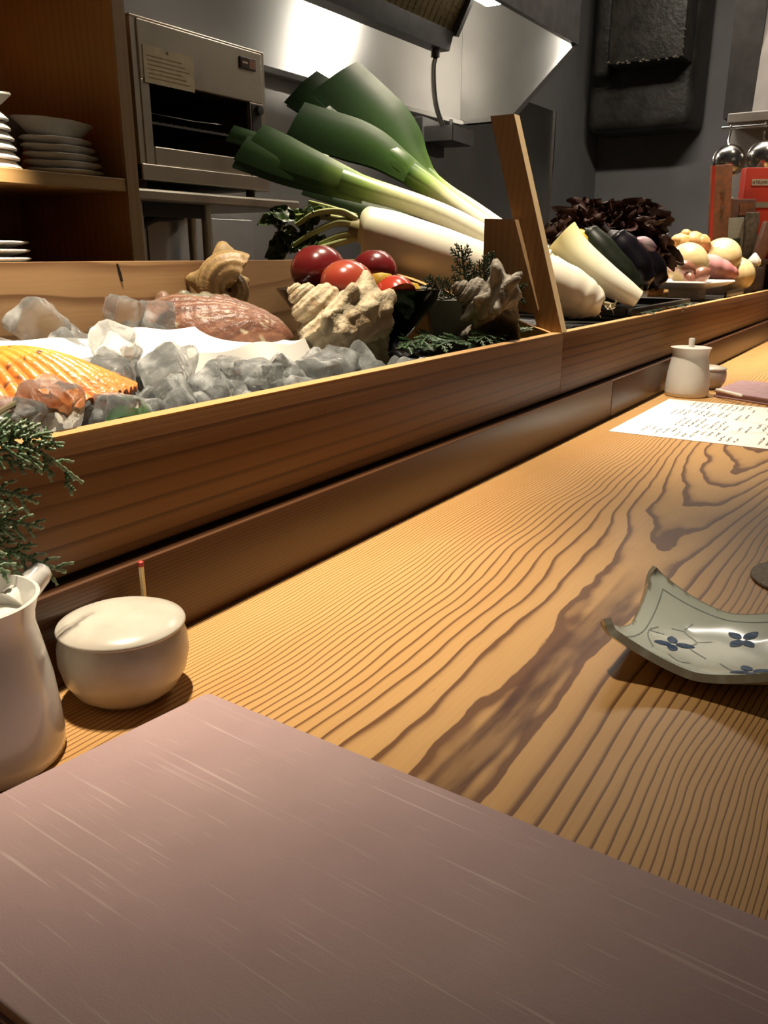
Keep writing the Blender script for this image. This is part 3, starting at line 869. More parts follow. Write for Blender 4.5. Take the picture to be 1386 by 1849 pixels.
t = thing('cypress_sprig', 'green cypress sprig drooping over the front board at the left edge', 'sprig', (0.215, 0.385, 0.14))
bs, bl = MB(), MB(); r1 = random.Random(3)
NRM = Vector((-0.35, -0.90, 0.25)).normalized()
tube(spline([(0.285, 0.44, 0.158), (0.24, 0.400, 0.158), (0.212, 0.380, 0.142), (0.207, 0.376, 0.105)], 20), [0.0016]*21, 6, bs)
sprig(bs, bl, [(0.214, 0.380, 0.147), (0.232, 0.376, 0.150), (0.248, 0.374, 0.144), (0.272, 0.372, 0.1215)], 0.0009, 12, 0.020, rr=r1, normal=NRM)
sprig(bs, bl, [(0.216, 0.384, 0.152), (0.235, 0.382, 0.1545), (0.262, 0.380, 0.1490)], 0.0009, 10, 0.014, rr=r1, normal=NRM)
sprig(bs, bl, [(0.210, 0.377, 0.132), (0.226, 0.374, 0.128), (0.244, 0.372, 0.1170)], 0.0008, 9, 0.013, rr=r1, normal=NRM)
sprig(bs, bl, [(0.208, 0.376, 0.118), (0.226, 0.374, 0.112), (0.2445, 0.371, 0.1035)], 0.0008, 9, 0.014, rr=r1, normal=NRM)
sprig(bs, bl, [(0.207, 0.376, 0.108), (0.224, 0.372, 0.098), (0.236, 0.369, 0.088), (0.251, 0.366, 0.0775)], 0.0009, 11, 0.015, rr=r1, normal=NRM)
sprig(bs, bl, [(0.207, 0.376, 0.104), (0.212, 0.370, 0.094), (0.219, 0.365, 0.088)], 0.0008, 6, 0.012, rr=r1, normal=NRM)
obj('twig', bs, 'twig', t)
f = obj('foliage', bl, 'cypress', t, angle=80); f['kind'] = 'stuff'
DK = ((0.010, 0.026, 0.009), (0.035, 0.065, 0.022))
t = thing('cypress_sprig', 'dark cypress spray standing up behind the grey turban shell', 'sprig', (0.99, 0.50, 0.16))
bs, bl = MB(), MB(); r1 = random.Random(11)
for pts in ([(0.985, 0.505, 0.175), (0.975, 0.510, 0.215), (0.968, 0.512, 0.252)], [(0.985, 0.505, 0.175), (0.995, 0.495, 0.210), (1.012, 0.485, 0.232)],
            [(0.985, 0.505, 0.170), (0.955, 0.525, 0.195), (0.930, 0.545, 0.203)], [(0.985, 0.505, 0.175), (1.002, 0.47, 0.190), (1.005, 0.440, 0.196)]):
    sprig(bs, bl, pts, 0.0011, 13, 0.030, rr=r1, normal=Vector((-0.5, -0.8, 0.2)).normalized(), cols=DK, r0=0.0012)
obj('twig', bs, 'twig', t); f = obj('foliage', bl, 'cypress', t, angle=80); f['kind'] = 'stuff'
t = thing('cypress_sprig', 'dark cypress leaves lying between the sandy and grey turban shells', 'sprig', (0.83, 0.45, 0.13))
bs, bl = MB(), MB()
for pts in ([(0.90, 0.46, 0.140), (0.84, 0.452, 0.146), (0.775, 0.437, 0.146)], [(0.90, 0.50, 0.140), (0.85, 0.488, 0.150), (0.80, 0.470, 0.144)],
            [(0.93, 0.45, 0.142), (0.89, 0.432, 0.150), (0.85, 0.427, 0.145)], [(0.86, 0.53, 0.135), (0.83, 0.50, 0.145), (0.79, 0.486, 0.140)], [(0.95, 0.44, 0.135), (0.965, 0.43, 0.15), (0.985, 0.43, 0.152)]):
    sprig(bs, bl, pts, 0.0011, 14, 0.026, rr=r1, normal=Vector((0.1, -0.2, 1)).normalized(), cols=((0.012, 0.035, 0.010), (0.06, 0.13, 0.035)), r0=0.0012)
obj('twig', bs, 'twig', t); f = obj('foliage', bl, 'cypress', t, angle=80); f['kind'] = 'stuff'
o = obj('leaf_bed', grid(lambda u, v: (0.70+0.335*u, 0.4148+0.20*v, 0.116+0.010*nz((u*22, v*12, 6), 1.0)), 60, 30, col=lambda u, v: lerp((0.006, 0.012, 0.006), (0.02, 0.045, 0.015), 0.5+0.5*nz((u*40, v*30, 2), 1.0)), thick=0.02), 'leaf', None, (0.87, 0.52, 0.10))
o['kind'] = 'stuff'; tag(o, 'dark green leaf litter under the bowl and grey turban shell', 'leaves')
def leafsheet(c, L_, W_, dirv, upv, seed, cola, colb, mb=None, curl=0.25, ruf=0.10, n=14):
    d = Vector(dirv).normalized(); u_ = Vector(upv); u_ = (u_-d*u_.dot(d)).normalized(); s = d.cross(u_)
    def fn(u, v):
        w = math.sin(math.pi*min(1, u*0.88+0.10))**0.75*W_*(v-0.5)
        return Vector(c) + d*(u*L_) + s*w + u_*(-curl*L_*u*u + 0.3*abs(v-0.5)*W_ + ruf*W_*mnoise.noise(Vector((u*5, v*5, seed))))
    return grid(fn, n, n, mb, col=lambda u, v: lerp(cola, colb, abs(v-0.5)*1.2+0.4*u))
for k, (c, d, lab) in enumerate((((0.250, 0.425, 0.137), (1, 0.1, 0.08), 'green leaf under the ice cube at the left case corner'),
                                 ((0.335, 0.424, 0.1335), (1, 0.05, 0.10), 'green leaf poking from the ice right of the scallop'))):
    o = obj('garnish_leaf', leafsheet(c, 0.055, 0.030, d, (0, -0.5, 1), k, (0.03, 0.12, 0.02), (0.06, 0.22, 0.05)), 'leaf', None, c)
    tag(o, lab, 'leaf')
# ------------------------------------------------------------------ leeks
G0, G1, G2, G3, G4 = (0.86, 0.82, 0.66), (0.74, 0.74, 0.42), (0.30, 0.44, 0.10), (0.055, 0.125, 0.026), (0.020, 0.055, 0.018)
def leek_col(stops): return lambda t, p: ramp(t + 0.04*mnoise.noise(p*30), stops)
def blade(path, width, side, col, opening=0.28, mb=None, n=34, w0=0.030, thick=0.0016):
    """strap leaf folded along its midrib: ridge on top, the two halves hang almost closed"""
    P = spline(path, n); _, T, _ = frames(P); m = 12; side = Vector(side).normalized()
    def fn(u, v):
        i = min(n, int(round(u*n))); t = T[i]; sd = (side - t*side.dot(t)).normalized(); dn = t.cross(sd)
        if dn.z > 0: dn = -dn
        w = w0 + (width-w0)*min(1.0, u*1.35)**1.2
        a = (v-0.5)*2; op = opening*(1.0-0.35*u)
        bow = math.sin(abs(a)*math.pi)*w*0.10*(1-0.5*u)
        rib = 0.0006*math.sin(abs(a)*26)
        return P[i] + dn*(abs(a)*w - w*0.5) + (sd if a < 0 else -sd)*(abs(a)**0.6*w*math.sin(op)*0.55 + bow + rib) + t*(w*0.25*abs(a)*(1 if u > 0.97 else 0))
    return grid(fn, n, m, mb, col=lambda u, v: lerp(col(u), tuple(c*0.6 for c in col(u)), 0.5+0.5*math.sin(v*95)), thick=thick)
def leek(label, shaft, r, blades):
    t = thing('leek', label, 'leek', shaft[0], 'leeks leaning over the daikon')
    del t['group']
    P = spline(shaft, 40)
    rad = [r*(1.0 + 0.12*math.exp(-(i/3.0)**2) + (0.25*max(0, (i-26)/14.0))) for i in range(41)]
    obj('white_shaft', tube(P, rad, 20, col=leek_col([(0, G0), (0.40, G0), (0.62, G1), (0.82, G2), (1.0, G3)])), 'leek', t)
    obj('root_tuft', tube([P[0]-(P[1]-P[0]).normalized()*0.012, P[0]], [r*0.75, r*0.9], 16), 'root', t)
    for path, w, up, fold, dark in blades:
        c = (lambda u, dark=dark: ramp(u, [(0, G2), (0.16, G2 if not dark else (0.10, 0.20, 0.04)), (0.42, G3), (1.0, G4 if dark else (0.045, 0.105, 0.035))]))
        obj('leaf_blade', blade(path, w, Vector(up).normalized(), c, fold), 'leek', t, angle=60)
CAMV = (-0.75, -0.62, 0.05)
leek('leek nearest the daikon with long green leaves pointing left', [(1.262, 0.520, 0.228), (1.232, 0.571, 0.250), (1.199, 0.648, 0.292), (1.168, 0.710, 0.318), (1.140, 0.765, 0.336), (1.120, 0.805, 0.350)], 0.0165, [
    ([(1.135, 0.775, 0.341), (1.110, 0.820, 0.362), (1.085, 0.875, 0.386), (1.062, 0.925, 0.410)], 0.050, CAMV, 0.22, False),
    ([(1.135, 0.775, 0.336), (1.110, 0.822, 0.350), (1.080, 0.880, 0.372), (1.047, 0.940, 0.397)], 0.040, CAMV, 0.22, False),
    ([(1.135, 0.775, 0.332), (1.110, 0.820, 0.344), (1.080, 0.880, 0.360), (1.043, 0.945, 0.384)], 0.034, CAMV, 0.22, False),
    ([(1.110, 0.830, 0.372), (1.080, 0.890, 0.396), (1.044, 0.961, 0.420)], 0.024, CAMV, 0.22, False)])
leek('middle leek of three with a broad dark folded leaf', [(1.320, 0.540, 0.232), (1.292, 0.599, 0.262), (1.265, 0.673, 0.311), (1.250, 0.715, 0.342), (1.236, 0.752, 0.366)], 0.0150, [
    ([(1.250, 0.715, 0.342), (1.230, 0.768, 0.380), (1.207, 0.819, 0.411), (1.156, 0.916, 0.444)], 0.066, CAMV, 0.22, True),
    ([(1.240, 0.745, 0.366), (1.225, 0.775, 0.392), (1.200, 0.850, 0.435), (1.185, 0.885, 0.462)], 0.024, CAMV, 0.22, True)])
leek('uppermost leek with broad leaves rising highest', [(1.380, 0.570, 0.240), (1.353, 0.628, 0.275), (1.332, 0.688, 0.315), (1.313, 0.732, 0.343), (1.300, 0.763, 0.366)], 0.0150, [
    ([(1.303, 0.755, 0.360), (1.298, 0.784, 0.395), (1.292, 0.820, 0.438), (1.262, 0.910, 0.520)], 0.092, CAMV, 0.22, True),
    ([(1.306, 0.748, 0.356), (1.304, 0.790, 0.388), (1.292, 0.860, 0.440), (1.262, 0.985, 0.515)], 0.074, CAMV, 0.22, True)])
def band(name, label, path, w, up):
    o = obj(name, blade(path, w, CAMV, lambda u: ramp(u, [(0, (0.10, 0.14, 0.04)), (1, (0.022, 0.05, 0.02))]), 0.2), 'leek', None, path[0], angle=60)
    tag(o, label, 'leaf')
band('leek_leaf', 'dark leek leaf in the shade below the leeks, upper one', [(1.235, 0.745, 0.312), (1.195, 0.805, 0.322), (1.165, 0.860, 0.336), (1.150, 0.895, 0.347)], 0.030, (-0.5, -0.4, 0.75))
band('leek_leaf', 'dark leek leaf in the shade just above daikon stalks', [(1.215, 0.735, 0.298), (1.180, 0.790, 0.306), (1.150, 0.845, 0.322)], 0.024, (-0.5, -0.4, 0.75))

# ------------------------------------------------------------------ daikon and friends
def root_veg(path, radii, cfn, seg=36):
    P = spline(path, 48); n = len(P)-1
    def rr(t):
        t *= len(radii)-1; k = min(int(t), len(radii)-2); f = t-k; f = f*f*(3-2*f)
        return radii[k]*(1-f)+radii[k+1]*f
    return tube(P, [rr(i/n) for i in range(n+1)], seg, col=cfn)
def dcol(t, p): return ramp(t, [(0, (0.60, 0.60, 0.30)), (0.10, (0.72, 0.70, 0.45)), (0.35, (0.82, 0.77, 0.62)), (1, (0.86, 0.82, 0.70))])
t = thing('daikon', 'huge pale daikon with leaf stalks lying in front of the leeks', 'daikon', (1.10, 0.63, 0.20))
obj('root', root_veg([(1.043, 0.722, 0.273), (1.052, 0.708, 0.2705), (1.085, 0.660, 0.252), (1.130, 0.600, 0.228), (1.175, 0.540, 0.204), (1.21, 0.495, 0.188)], [0.016, 0.036, 0.0405, 0.0410, 0.0395, 0.036, 0.020], dcol), 'daikon', t, angle=70)
obj('crown', tube([(1.050, 0.714, 0.272), (1.041, 0.726, 0.276), (1.036, 0.733, 0.279)], [0.018, 0.014, 0.010], 14, col=lambda a, p: (0.24, 0.20, 0.08)), 'stem', t)
STC = lambda a, p: lerp((0.50, 0.50, 0.22), (0.36, 0.42, 0.14), a + 0.3*mnoise.noise(p*90))
stalks = ([(1.042, 0.724, 0.289), (1.030, 0.745, 0.300), (1.010, 0.775, 0.297), (0.996, 0.800, 0.281)],
          [(1.040, 0.724, 0.281), (1.026, 0.748, 0.284), (1.006, 0.778, 0.270), (0.990, 0.803, 0.252)],
          [(1.040, 0.722, 0.270), (1.026, 0.744, 0.266), (1.008, 0.770, 0.254)],
          [(1.046, 0.728, 0.292), (1.040, 0.760, 0.303), (1.028, 0.800, 0.314)],
          [(1.044, 0.730, 0.284), (1.030, 0.770, 0.293), (1.000, 0.820, 0.294)],
          [(1.040, 0.724, 0.264), (1.020, 0.748, 0.255), (1.000, 0.770, 0.247)])
for i, p in enumerate(stalks):
    obj('stalk', tube(spline(p, 16), [0.0062-0.0022*k/16 for k in range(17)], 10, col=STC, flat=0.8), 'stem', t)
GA, GB = (0.025, 0.060, 0.012), (0.075, 0.120, 0.030)
r2 = random.Random(21)
for i in range(26):
    a, b = r2.random(), r2.random()
    c = Vector((1.030, 0.755, 0.268)).lerp(Vector((0.990, 0.815, 0.262)), a) + Vector((r2.uniform(-.012, .012), r2.uniform(-.01, .02), r2.uniform(-.018, .042)))
    d = Vector((r2.uniform(-1, .2), r2.uniform(0, 1), r2.uniform(-.6, .6)))
    k = 1.25 if i % 3 else 0.8
    obj('leaflet', leafsheet(c, 0.028*k, 0.020*k, d, (-0.6+r2.uniform(-.4, .4), -0.5, 0.6), i, GA, GB if i % 4 else (0.20, 0.24, 0.07), curl=0.4, ruf=0.35, n=8), 'leaf', t)

t = thing('daikon', 'thick blunt daikon piece right of the wooden stand', 'daikon', (1.26, 0.46, 0.14))
obj('root', root_veg([(1.195, 0.555, 0.215), (1.215, 0.525, 0.207), (1.250, 0.480, 0.188), (1.268, 0.450, 0.170), (1.275, 0.432, 0.152)], [0.020, 0.040, 0.0405, 0.0385, 0.034, 0.026, 0.006], dcol), 'daikon', t, angle=70)
obj('rootlet', tube(spline([(1.276, 0.432, 0.152), (1.272, 0.427, 0.149), (1.266, 0.4245, 0.1475)], 8), [0.0012]*5+[0.0008]*4, 5), 'root', t)
t = thing('daikon', 'cut pale radish with flat top tapering toward the counter', 'daikon', (1.40, 0.46, 0.14))
ct = lambda a, p: ramp(a, [(0, (0.84, 0.80, 0.42)), (0.25, (0.88, 0.84, 0.58)), (0.6, (0.88, 0.85, 0.72)), (1, (0.86, 0.80, 0.64))])
obj('root', tube(spline([(1.385, 0.548, 0.262), (1.392, 0.520, 0.238), (1.405, 0.475, 0.205), (1.418, 0.440, 0.182), (1.428, 0.418, 0.168)], 26), [0.040-0.0245*(i/26)**0.8 for i in range(27)], 30, col=ct), 'daikon', t, angle=50)
t = thing('leek', 'short white leek end with wispy rootlets between two daikon pieces', 'leek', (1.33, 0.45, 0.14))
obj('white_shaft', tube(spline([(1.315, 0.530, 0.225), (1.330, 0.490, 0.198), (1.345, 0.450, 0.166)], 20), [0.0165]*16+[0.017, 0.0165, 0.015, 0.012, 0.007], 22, col=lambda a, p: (0.87, 0.83, 0.66)), 'leek', t)
for i in range(9):
    e = Vector((1.345+r2.uniform(-.008, .006), 0.436+r2.uniform(-.006, .004), 0.160+r2.uniform(-.006, .006)))
    q = e + Vector((r2.uniform(-.014, .008), r2.uniform(-.012, .002), r2.uniform(-.016, .012))); q.z = max(q.z, 0.1455)
    obj('rootlet', tube(spline([(1.344, 0.452, 0.168), e, q], 8), [0.0011-0.0007*k/8 for k in range(9)], 4), 'root', t)
o = obj('lemon', lathe([(0, -0.036), (0.008, -0.034), (0.020, -0.026), (0.029, -0.010), (0.030, 0.004), (0.024, 0.018), (0.012, 0.028), (0.006, 0.033), (0, 0.036)], (1.494, 0.552, 0.2545), 32, M=orient((0.3, 0.5, 0.5)), col=None), 'lemon', None, (1.494, 0.552, 0.22))
tag(o, 'bright yellow lemon peeking up between the cut radish and lettuce', 'lemon')

# trays
t = thing('black_tray', 'long black tray with raised rim carrying eggplants and lettuce', 'tray', (1.62, 0.50, 0.132))
obj('base', box(1.405, 1.800, 0.4185, 0.66, 0.1322, 0.140, 0.003), 'blackmatte', t)
obj('rim', box(1.405, 1.800, 0.4175, 0.4275, 0.1402, 0.154, 0.002), 'blackmatte', t)
obj('rim', box(1.405, 1.415, 0.428, 0.66, 0.1402, 0.154, 0.002), 'blackmatte', t)
obj('rim', box(1.790, 1.800, 0.428, 0.66, 0.1402, 0.154, 0.002), 'blackmatte', t)
def eggplant(label, path, radii, m='eggplant', cap=True):
    t = thing('eggplant', label, 'eggplant', tuple(sum(p[k] for p in path)/len(path) for k in range(3)))
    obj('body', root_veg(path, radii, None, 30), m, t, angle=70)
    if cap:
        a, b = Vector(path[0]), Vector(path[1]); d = (a-b).normalized()
        obj('calyx', tube([a-d*0.012, a-d*0.004, a+d*0.005], [radii[1]*0.80, radii[1]*0.62, 0.006], 12), 'calyx', t)
        obj('stub', tube([a+d*0.003, a+d*0.012, a+d*0.020], [0.0052, 0.0045, 0.005], 8), 'calyx', t)
    return t
eggplant('dark slender eggplant leaning left against the cut radish', [(1.500, 0.545, 0.284), (1.500, 0.532, 0.270), (1.500, 0.490, 0.225), (1.505, 0.455, 0.188), (1.510, 0.438, 0.166)], [0.004, 0.020, 0.026, 0.027, 0.020, 0.004], 'zucchini', False)
eggplant('glossy black eggplant, middle of the three in the black tray', [(1.545, 0.512, 0.276), (1.548, 0.502, 0.264), (1.556, 0.478, 0.232), (1.564, 0.456, 0.200), (1.570, 0.444, 0.178)], [0.006, 0.024, 0.032, 0.034, 0.026, 0.004])
eggplant('glossy black eggplant, rightmost of the three in the black tray', [(1.600, 0.505, 0.266), (1.604, 0.494, 0.254), (1.618, 0.468, 0.222), (1.632, 0.450, 0.194), (1.638, 0.444, 0.178)], [0.006, 0.024, 0.032, 0.034, 0.026, 0.004])
o = obj('myoga_bud', tube(spline([(1.562, 0.470, 0.264), (1.572, 0.455, 0.259), (1.584, 0.440, 0.250)], 16), [0.004+0.008*math.sin(math.pi*(0.12+0.83*i/16)) for i in range(17)], 14, col=lambda a, p: ramp(a, [(0, (0.45, 0.15, 0.22)), (0.4, (0.66, 0.52, 0.56)), (1, (0.12, 0.05, 0.10))])), 'myoga', None, (1.53, 0.455, 0.24))
tag(o, 'small purple and white ginger bud on top of black eggplants', 'vegetable')

# red leaf lettuce
t = thing('red_leaf_lettuce', 'frilly dark red leaf lettuce behind the eggplants', 'lettuce', (1.68, 0.56, 0.142))
r3 = random.Random(5)
def lettuce_leaf(c, az, el, L_, W_, seed):
    d = Vector((math.cos(az)*math.cos(el), math.sin(az)*math.cos(el), math.sin(el)))
    s = Vector((-math.sin(az), math.cos(az), 0)); nrm = d.cross(s)*-1
    def fn(u, v):
        a = (v-0.5)*2; w = W_*(0.25+0.75*math.sin(min(1.0, u*0.75+0.12)*math.pi*0.62))
        edge = max(abs(a)**2.2, max(0.0, (u-0.60)/0.40))
        fr = 0.016*edge*math.sin(v*21+seed*2+u*5) + 0.009*edge*math.sin(v*47+u*23+seed) + 0.014*edge*mnoise.noise(Vector((u*10, v*14, seed)))
        trim = 1-0.16*abs(a)**2 - 0.04*math.sin(v*44+seed)
        return Vector(c) + d*(u*L_*trim) + s*(a*w*0.5) + nrm*(0.20*W_*a*a + 0.10*L_*u*u + fr) + d*fr*0.35 + s*0.6*fr*math.cos(v*30+seed)
    def cl(u, v):
        a = abs(v-0.5)*2; e = max(a**1.5, u**1.2)
        q = 0.5+0.5*mnoise.noise(Vector((u*9, v*12, seed)))
        return ramp(e*0.85+0.30*(q-0.5), [(0, (0.24, 0.30, 0.09)), (0.34, (0.11, 0.13, 0.035)), (0.58, (0.095, 0.040, 0.026)), (1, (0.075, 0.024, 0.021))])
    return grid(fn, 26, 64, col=(lambda u, v: lerp(cl(u, v), (0.13, 0.17, 0.05), 0.75*max(0.0, 1-u*0.9))) if seed % 4 == 3 else cl)
for i in range(34):
    az = i*2.399; ring = i/34
    el = 1.40-1.15*ring**1.3
    obj('leaf', lettuce_leaf((1.685+0.02*math.cos(az), 0.565+0.02*math.sin(az), 0.210+0.025*(1-ring)), az, el, 0.115-0.008*(1-ring)+r3.uniform(-.012, .012), 0.125, i), 'lettuce', t, angle=180)
obj('heart', lathe([(0, 0.143), (0.040, 0.145), (0.052, 0.175), (0.040, 0.215), (0, 0.235)], (1.685, 0.565, 0), 18, col=lambda v: (0.10, 0.12, 0.04)), 'lettuce', t)

# onions, ginger and roots at the far end
def onion_mesh(c, r, tilt, seed, sq=0.92, neck=1.0):
    pr = [(0, -1.0), (0.10, -0.99)] + [(math.sin(a), -math.cos(a)) for a in [math.pi*k/20 for k in range(2, 18)]] + [(0.36, 0.94), (0.20, 1.02), (0.13, 1.12*neck), (0.10, 1.22*neck), (0, 1.22*neck)]
    def cl(v):
        a = math.atan2(v.y, v.x)
        g = 0.5+0.5*math.sin(a*22+seed+2*mnoise.noise(v*2)); 
        c_ = lerp((0.74, 0.60, 0.33), (0.60, 0.44, 0.20), g*0.6)
        if v.z > 0.95: c_ = (0.40, 0.26, 0.11)
        if v.z < -0.97: c_ = (0.35, 0.25, 0.13)
        return c_
    return lathe(pr, c, 34, M=orient(tilt), fn=lambda v: Vector((v.x*r, v.y*r, v.z*r*sq)), col=cl)
for c, r, tl, lab in (((2.153, 0.516, 0.2180), 0.0510, (0.55, -0.5, 0.1), 'yellow onion in the white dish above the shallots'),
                      ((2.430, 0.486, 0.2290), 0.0540, (-0.6, 0.4, 0.5), 'yellow onion raised at the back above the pink root'),
                      ((2.470, 0.492, 0.1830), 0.0500, (-0.1, -0.05, 1.0), 'yellow onion at the far right standing upright')):
    if 'raised' in lab: c = (2.425, 0.497, 0.2310)
    if 'upright' in lab: c = (2.455, 0.4600, 0.1880)
    o = obj('onion', onion_mesh(c, r, tl, r*900), 'onion', None, (c[0], c[1], c[2]-r)); tag(o, lab, 'onion')
def ginger(c, seed, sc=1.0, label='', lobes=None):
    mb = MB(); c = Vector(c); rg = random.Random(seed)
    for dx, dz, r in lobes:
        p = c + RT*(dx*sc) + Vector((0, 0, dz*sc)) + Vector((rg.uniform(-.006, .006), rg.uniform(-.006, .006), 0))
        bm = bmesh.new(); bmesh.ops.create_icosphere(bm, subdivisions=3, radius=1.0); bm.verts.index_update()
        vs = [p + Vector((v.co.x*r*sc*1.1, v.co.y*r*sc, v.co.z*r*sc*0.92))*(1+0.10*mnoise.noise(v.co*2+Vector((dx*300, dz*300, seed)))) for v in bm.verts]
        fs = [[v.index for v in f.verts] for f in bm.faces]; bm.free()
        mb.add(vs, fs)
    o = obj('ginger_root', mb, 'ginger', None, c); tag(o, label, 'ginger')
ginger((2.270, 0.560, 0.270), 1, 1.12, 'knobbly ginger root lying on top of the heap', [(0.0, 0.0, 0.022), (0.018, 0.002, 0.024), (0.038, -0.001, 0.022), (0.052, -0.008, 0.015), (-0.018, 0.004, 0.015), (0.030, -0.018, 0.009), (0.046, -0.022, 0.008), (0.006, 0.018, 0.012)])
ginger((2.245, 0.575, 0.236), 2, 1.12, 'ginger root under the topmost one beside the lettuce', [(-0.012, 0.0, 0.020), (0.014, -0.004, 0.022), (-0.030, 0.012, 0.016), (0.034, 0.0, 0.018), (0.056, 0.004, 0.014), (-0.026, -0.010, 0.012)])
ginger((2.250, 0.590, 0.180), 3, 1.35, 'ginger root at the bottom of the heap behind the onions', [(-0.02, 0.0, 0.026), (0.014, 0.0, 0.028), (0.045, 0.0, 0.024), (0.010, -0.022, 0.024), (0.035, 0.022, 0.018), (-0.012, -0.030, 0.022), (0.032, -0.030, 0.020)])
PK = lambda a, p: ramp(a + 0.15*mnoise.noise(p*60), [(0, (0.62, 0.30, 0.30)), (0.25, (0.66, 0.34, 0.34)), (0.8, (0.50, 0.19, 0.20)), (0.95, (0.40, 0.20, 0.14)), (1, (0.30, 0.22, 0.12))])
o = obj('sweet_potato', root_veg([(2.225, 0.515, 0.220), (2.250, 0.498, 0.215), (2.275, 0.475, 0.206), (2.298, 0.445, 0.197), (2.312, 0.430, 0.192)], [0.012, 0.027, 0.031, 0.027, 0.017, 0.010], PK), 'myoga', None, (2.27, 0.47, 0.18), angle=60)
tag(o, 'pink skinned tapering root pointing right among the onions', 'sweet potato')
o = obj('sweet_potato', root_veg([(2.100, 0.560, 0.232), (2.115, 0.545, 0.226), (2.130, 0.530, 0.216), (2.140, 0.515, 0.205)], [0.007, 0.019, 0.022, 0.019, 0.007], PK), 'myoga', None, (2.12, 0.54, 0.21), angle=60)
tag(o, 'pale pink root mostly hidden behind the onion in the dish', 'sweet potato')
def shallot(c, r, L_, tilt, lab):
    o = obj('shallot', lathe([(0, -1), (0.2, -0.99), (0.55, -0.86), (0.85, -0.55), (1.0, -0.1), (0.92, 0.35), (0.62, 0.72), (0.30, 0.92), (0.16, 1.05), (0, 1.08)], c, 24, M=orient(tilt), fn=lambda v: Vector((v.x*r, v.y*r, v.z*L_)),
            col=lambda v: lerp((0.15, 0.045, 0.030), (0.30, 0.13, 0.08), 0.5+0.5*math.sin(math.atan2(v.y, v.x)*9)*0.8) if v.z > -0.6 else (0.55, 0.45, 0.32)), 'myoga', None, c)
    tag(o, lab, 'shallot')
shallot((2.066, 0.496, 0.2090), 0.0175, 0.0240, (0.4, -0.75, -0.45), 'brown shallot leaning on the onion, upper left of two')
shallot((2.085, 0.468, 0.1935), 0.0190, 0.0250, (0.35, -0.6, 0.45), 'brown shallot lying in the white dish, lower right of two')
shallot((2.055, 0.485, 0.188), 0.0125, 0.0180, (-0.5, -0.4, -0.5), 'small shallot tip lowest in the white dish')
# white dish under the onion
def dish_fn(u, v):
    a, b = (u-0.5)*2, (v-0.5)*2
    e = max(abs(a), abs(b))
    return (2.110+0.088*a + 0.012*b, 0.500+0.080*b - 0.010*a, 0.164 + 0.018*e**3)
o = obj('white_dish', grid(dish_fn, 20, 20, thick=0.004), 'plate_white', None, (2.11, 0.50, 0.13)); tag(o, 'square white dish holding an onion and shallots', 'dish')
obj('foot', box(2.070, 2.150, 0.465, 0.535, 0.1368, 0.162, 0.003), 'plate_white', o)
t = thing('black_tray', 'black angular tray under the white dish of onions', 'tray', (2.16, 0.50, 0.132))
obj('base', prism([(1.960, 0.4185), (2.36, 0.4185), (2.36, 0.62), (1.960, 0.62)], 'Z', 0.1322, 0.1365), 'blackmatte', t, smooth=False)
obj('rim', prism([(0.4175, 0.1367), (0.4240, 0.1367), (0.4200, 0.1560), (0.4165, 0.1560)], 'X', 2.15, 2.36), 'blackmatte', t, smooth=False)
o = obj('garlic_bulb', lathe([(0, -0.017), (0.010, -0.017), (0.018, -0.008), (0.018, 0.002), (0.010, 0.012), (0.004, 0.020), (0, 0.022)], (2.600, 0.4420, 0.2230), 24, fn=lambda v: v*(1+0.05*math.cos(8*math.atan2(v.y, v.x)))), 'matteporc', None, (2.60, 0.442, 0.205))
tag(o, 'small white garlic bulb cut by the right frame edge', 'garlic')
o = obj('wooden_block', box(2.52, 2.68, 0.425, 0.60, 0.1322, 0.2050, 0.002), 'darkwood', None, (2.6, 0.5, 0.132)); tag(o, 'dark wooden block under the garlic at the case end', 'block')
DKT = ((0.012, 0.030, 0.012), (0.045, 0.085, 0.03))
for (pp, lab) in ((([(1.42, 0.4160, 0.1440), (1.50, 0.4150, 0.1455), (1.58, 0.4155, 0.1450)]), 'dark cypress sprig along the front of the black tray'),
                  (([(1.62, 0.4158, 0.1445), (1.72, 0.4150, 0.1460), (1.80, 0.4155, 0.1450)]), 'dark cypress sprig on the case edge below the shallots')):
    t = thing('cypress_sprig', lab, 'sprig', pp[0]); bs, bl = MB(), MB()
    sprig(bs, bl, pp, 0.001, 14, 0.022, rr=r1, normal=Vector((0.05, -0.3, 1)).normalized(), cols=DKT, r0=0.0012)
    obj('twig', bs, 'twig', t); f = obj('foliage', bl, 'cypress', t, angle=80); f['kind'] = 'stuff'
# ------------------------------------------------------------------ packets and books at the far end
t = thing('book_ledge', 'low dark wooden ledge carrying packets and books behind the onions', 'ledge', (2.74, 0.52, 0.132))
obj('top', box(2.685, 2.98, 0.425, 0.66, 0.214, 0.226, 0.001), 'darkwood', t, smooth=False)
obj('side', box(2.685, 2.699, 0.425, 0.66, 0.1325, 0.2135), 'darkwood', t, smooth=False)
obj('side', box(2.966, 2.98, 0.425, 0.66, 0.1325, 0.2135), 'darkwood', t, smooth=False)
def slab(name, label, cat, c, w, d, h, m, yaw=-57, tilt=0.0, lean=0.0, extra=None):
    """upright slab: w across the view, d deep, h tall, standing on c"""
    t = thing(name, label, cat, c)
    M = Matrix.Translation(c) @ Matrix.Rotation(math.radians(yaw), 4, 'Z') @ Matrix.Rotation(lean, 4, 'X') @ Matrix.Rotation(tilt, 4, 'Y')
    obj('body', box(-w/2, w/2, -d/2, d/2, 0, h, min(0.002, d*0.2), M=M), m, t)
    for i, (nm, x0, x1, z0, z1, mm) in enumerate(extra or []):
        obj(nm, box(x0, x1, -d/2-0.0012, -d/2+0.0004, z0, z1, M=M), mm, t, smooth=False)
    return t, M
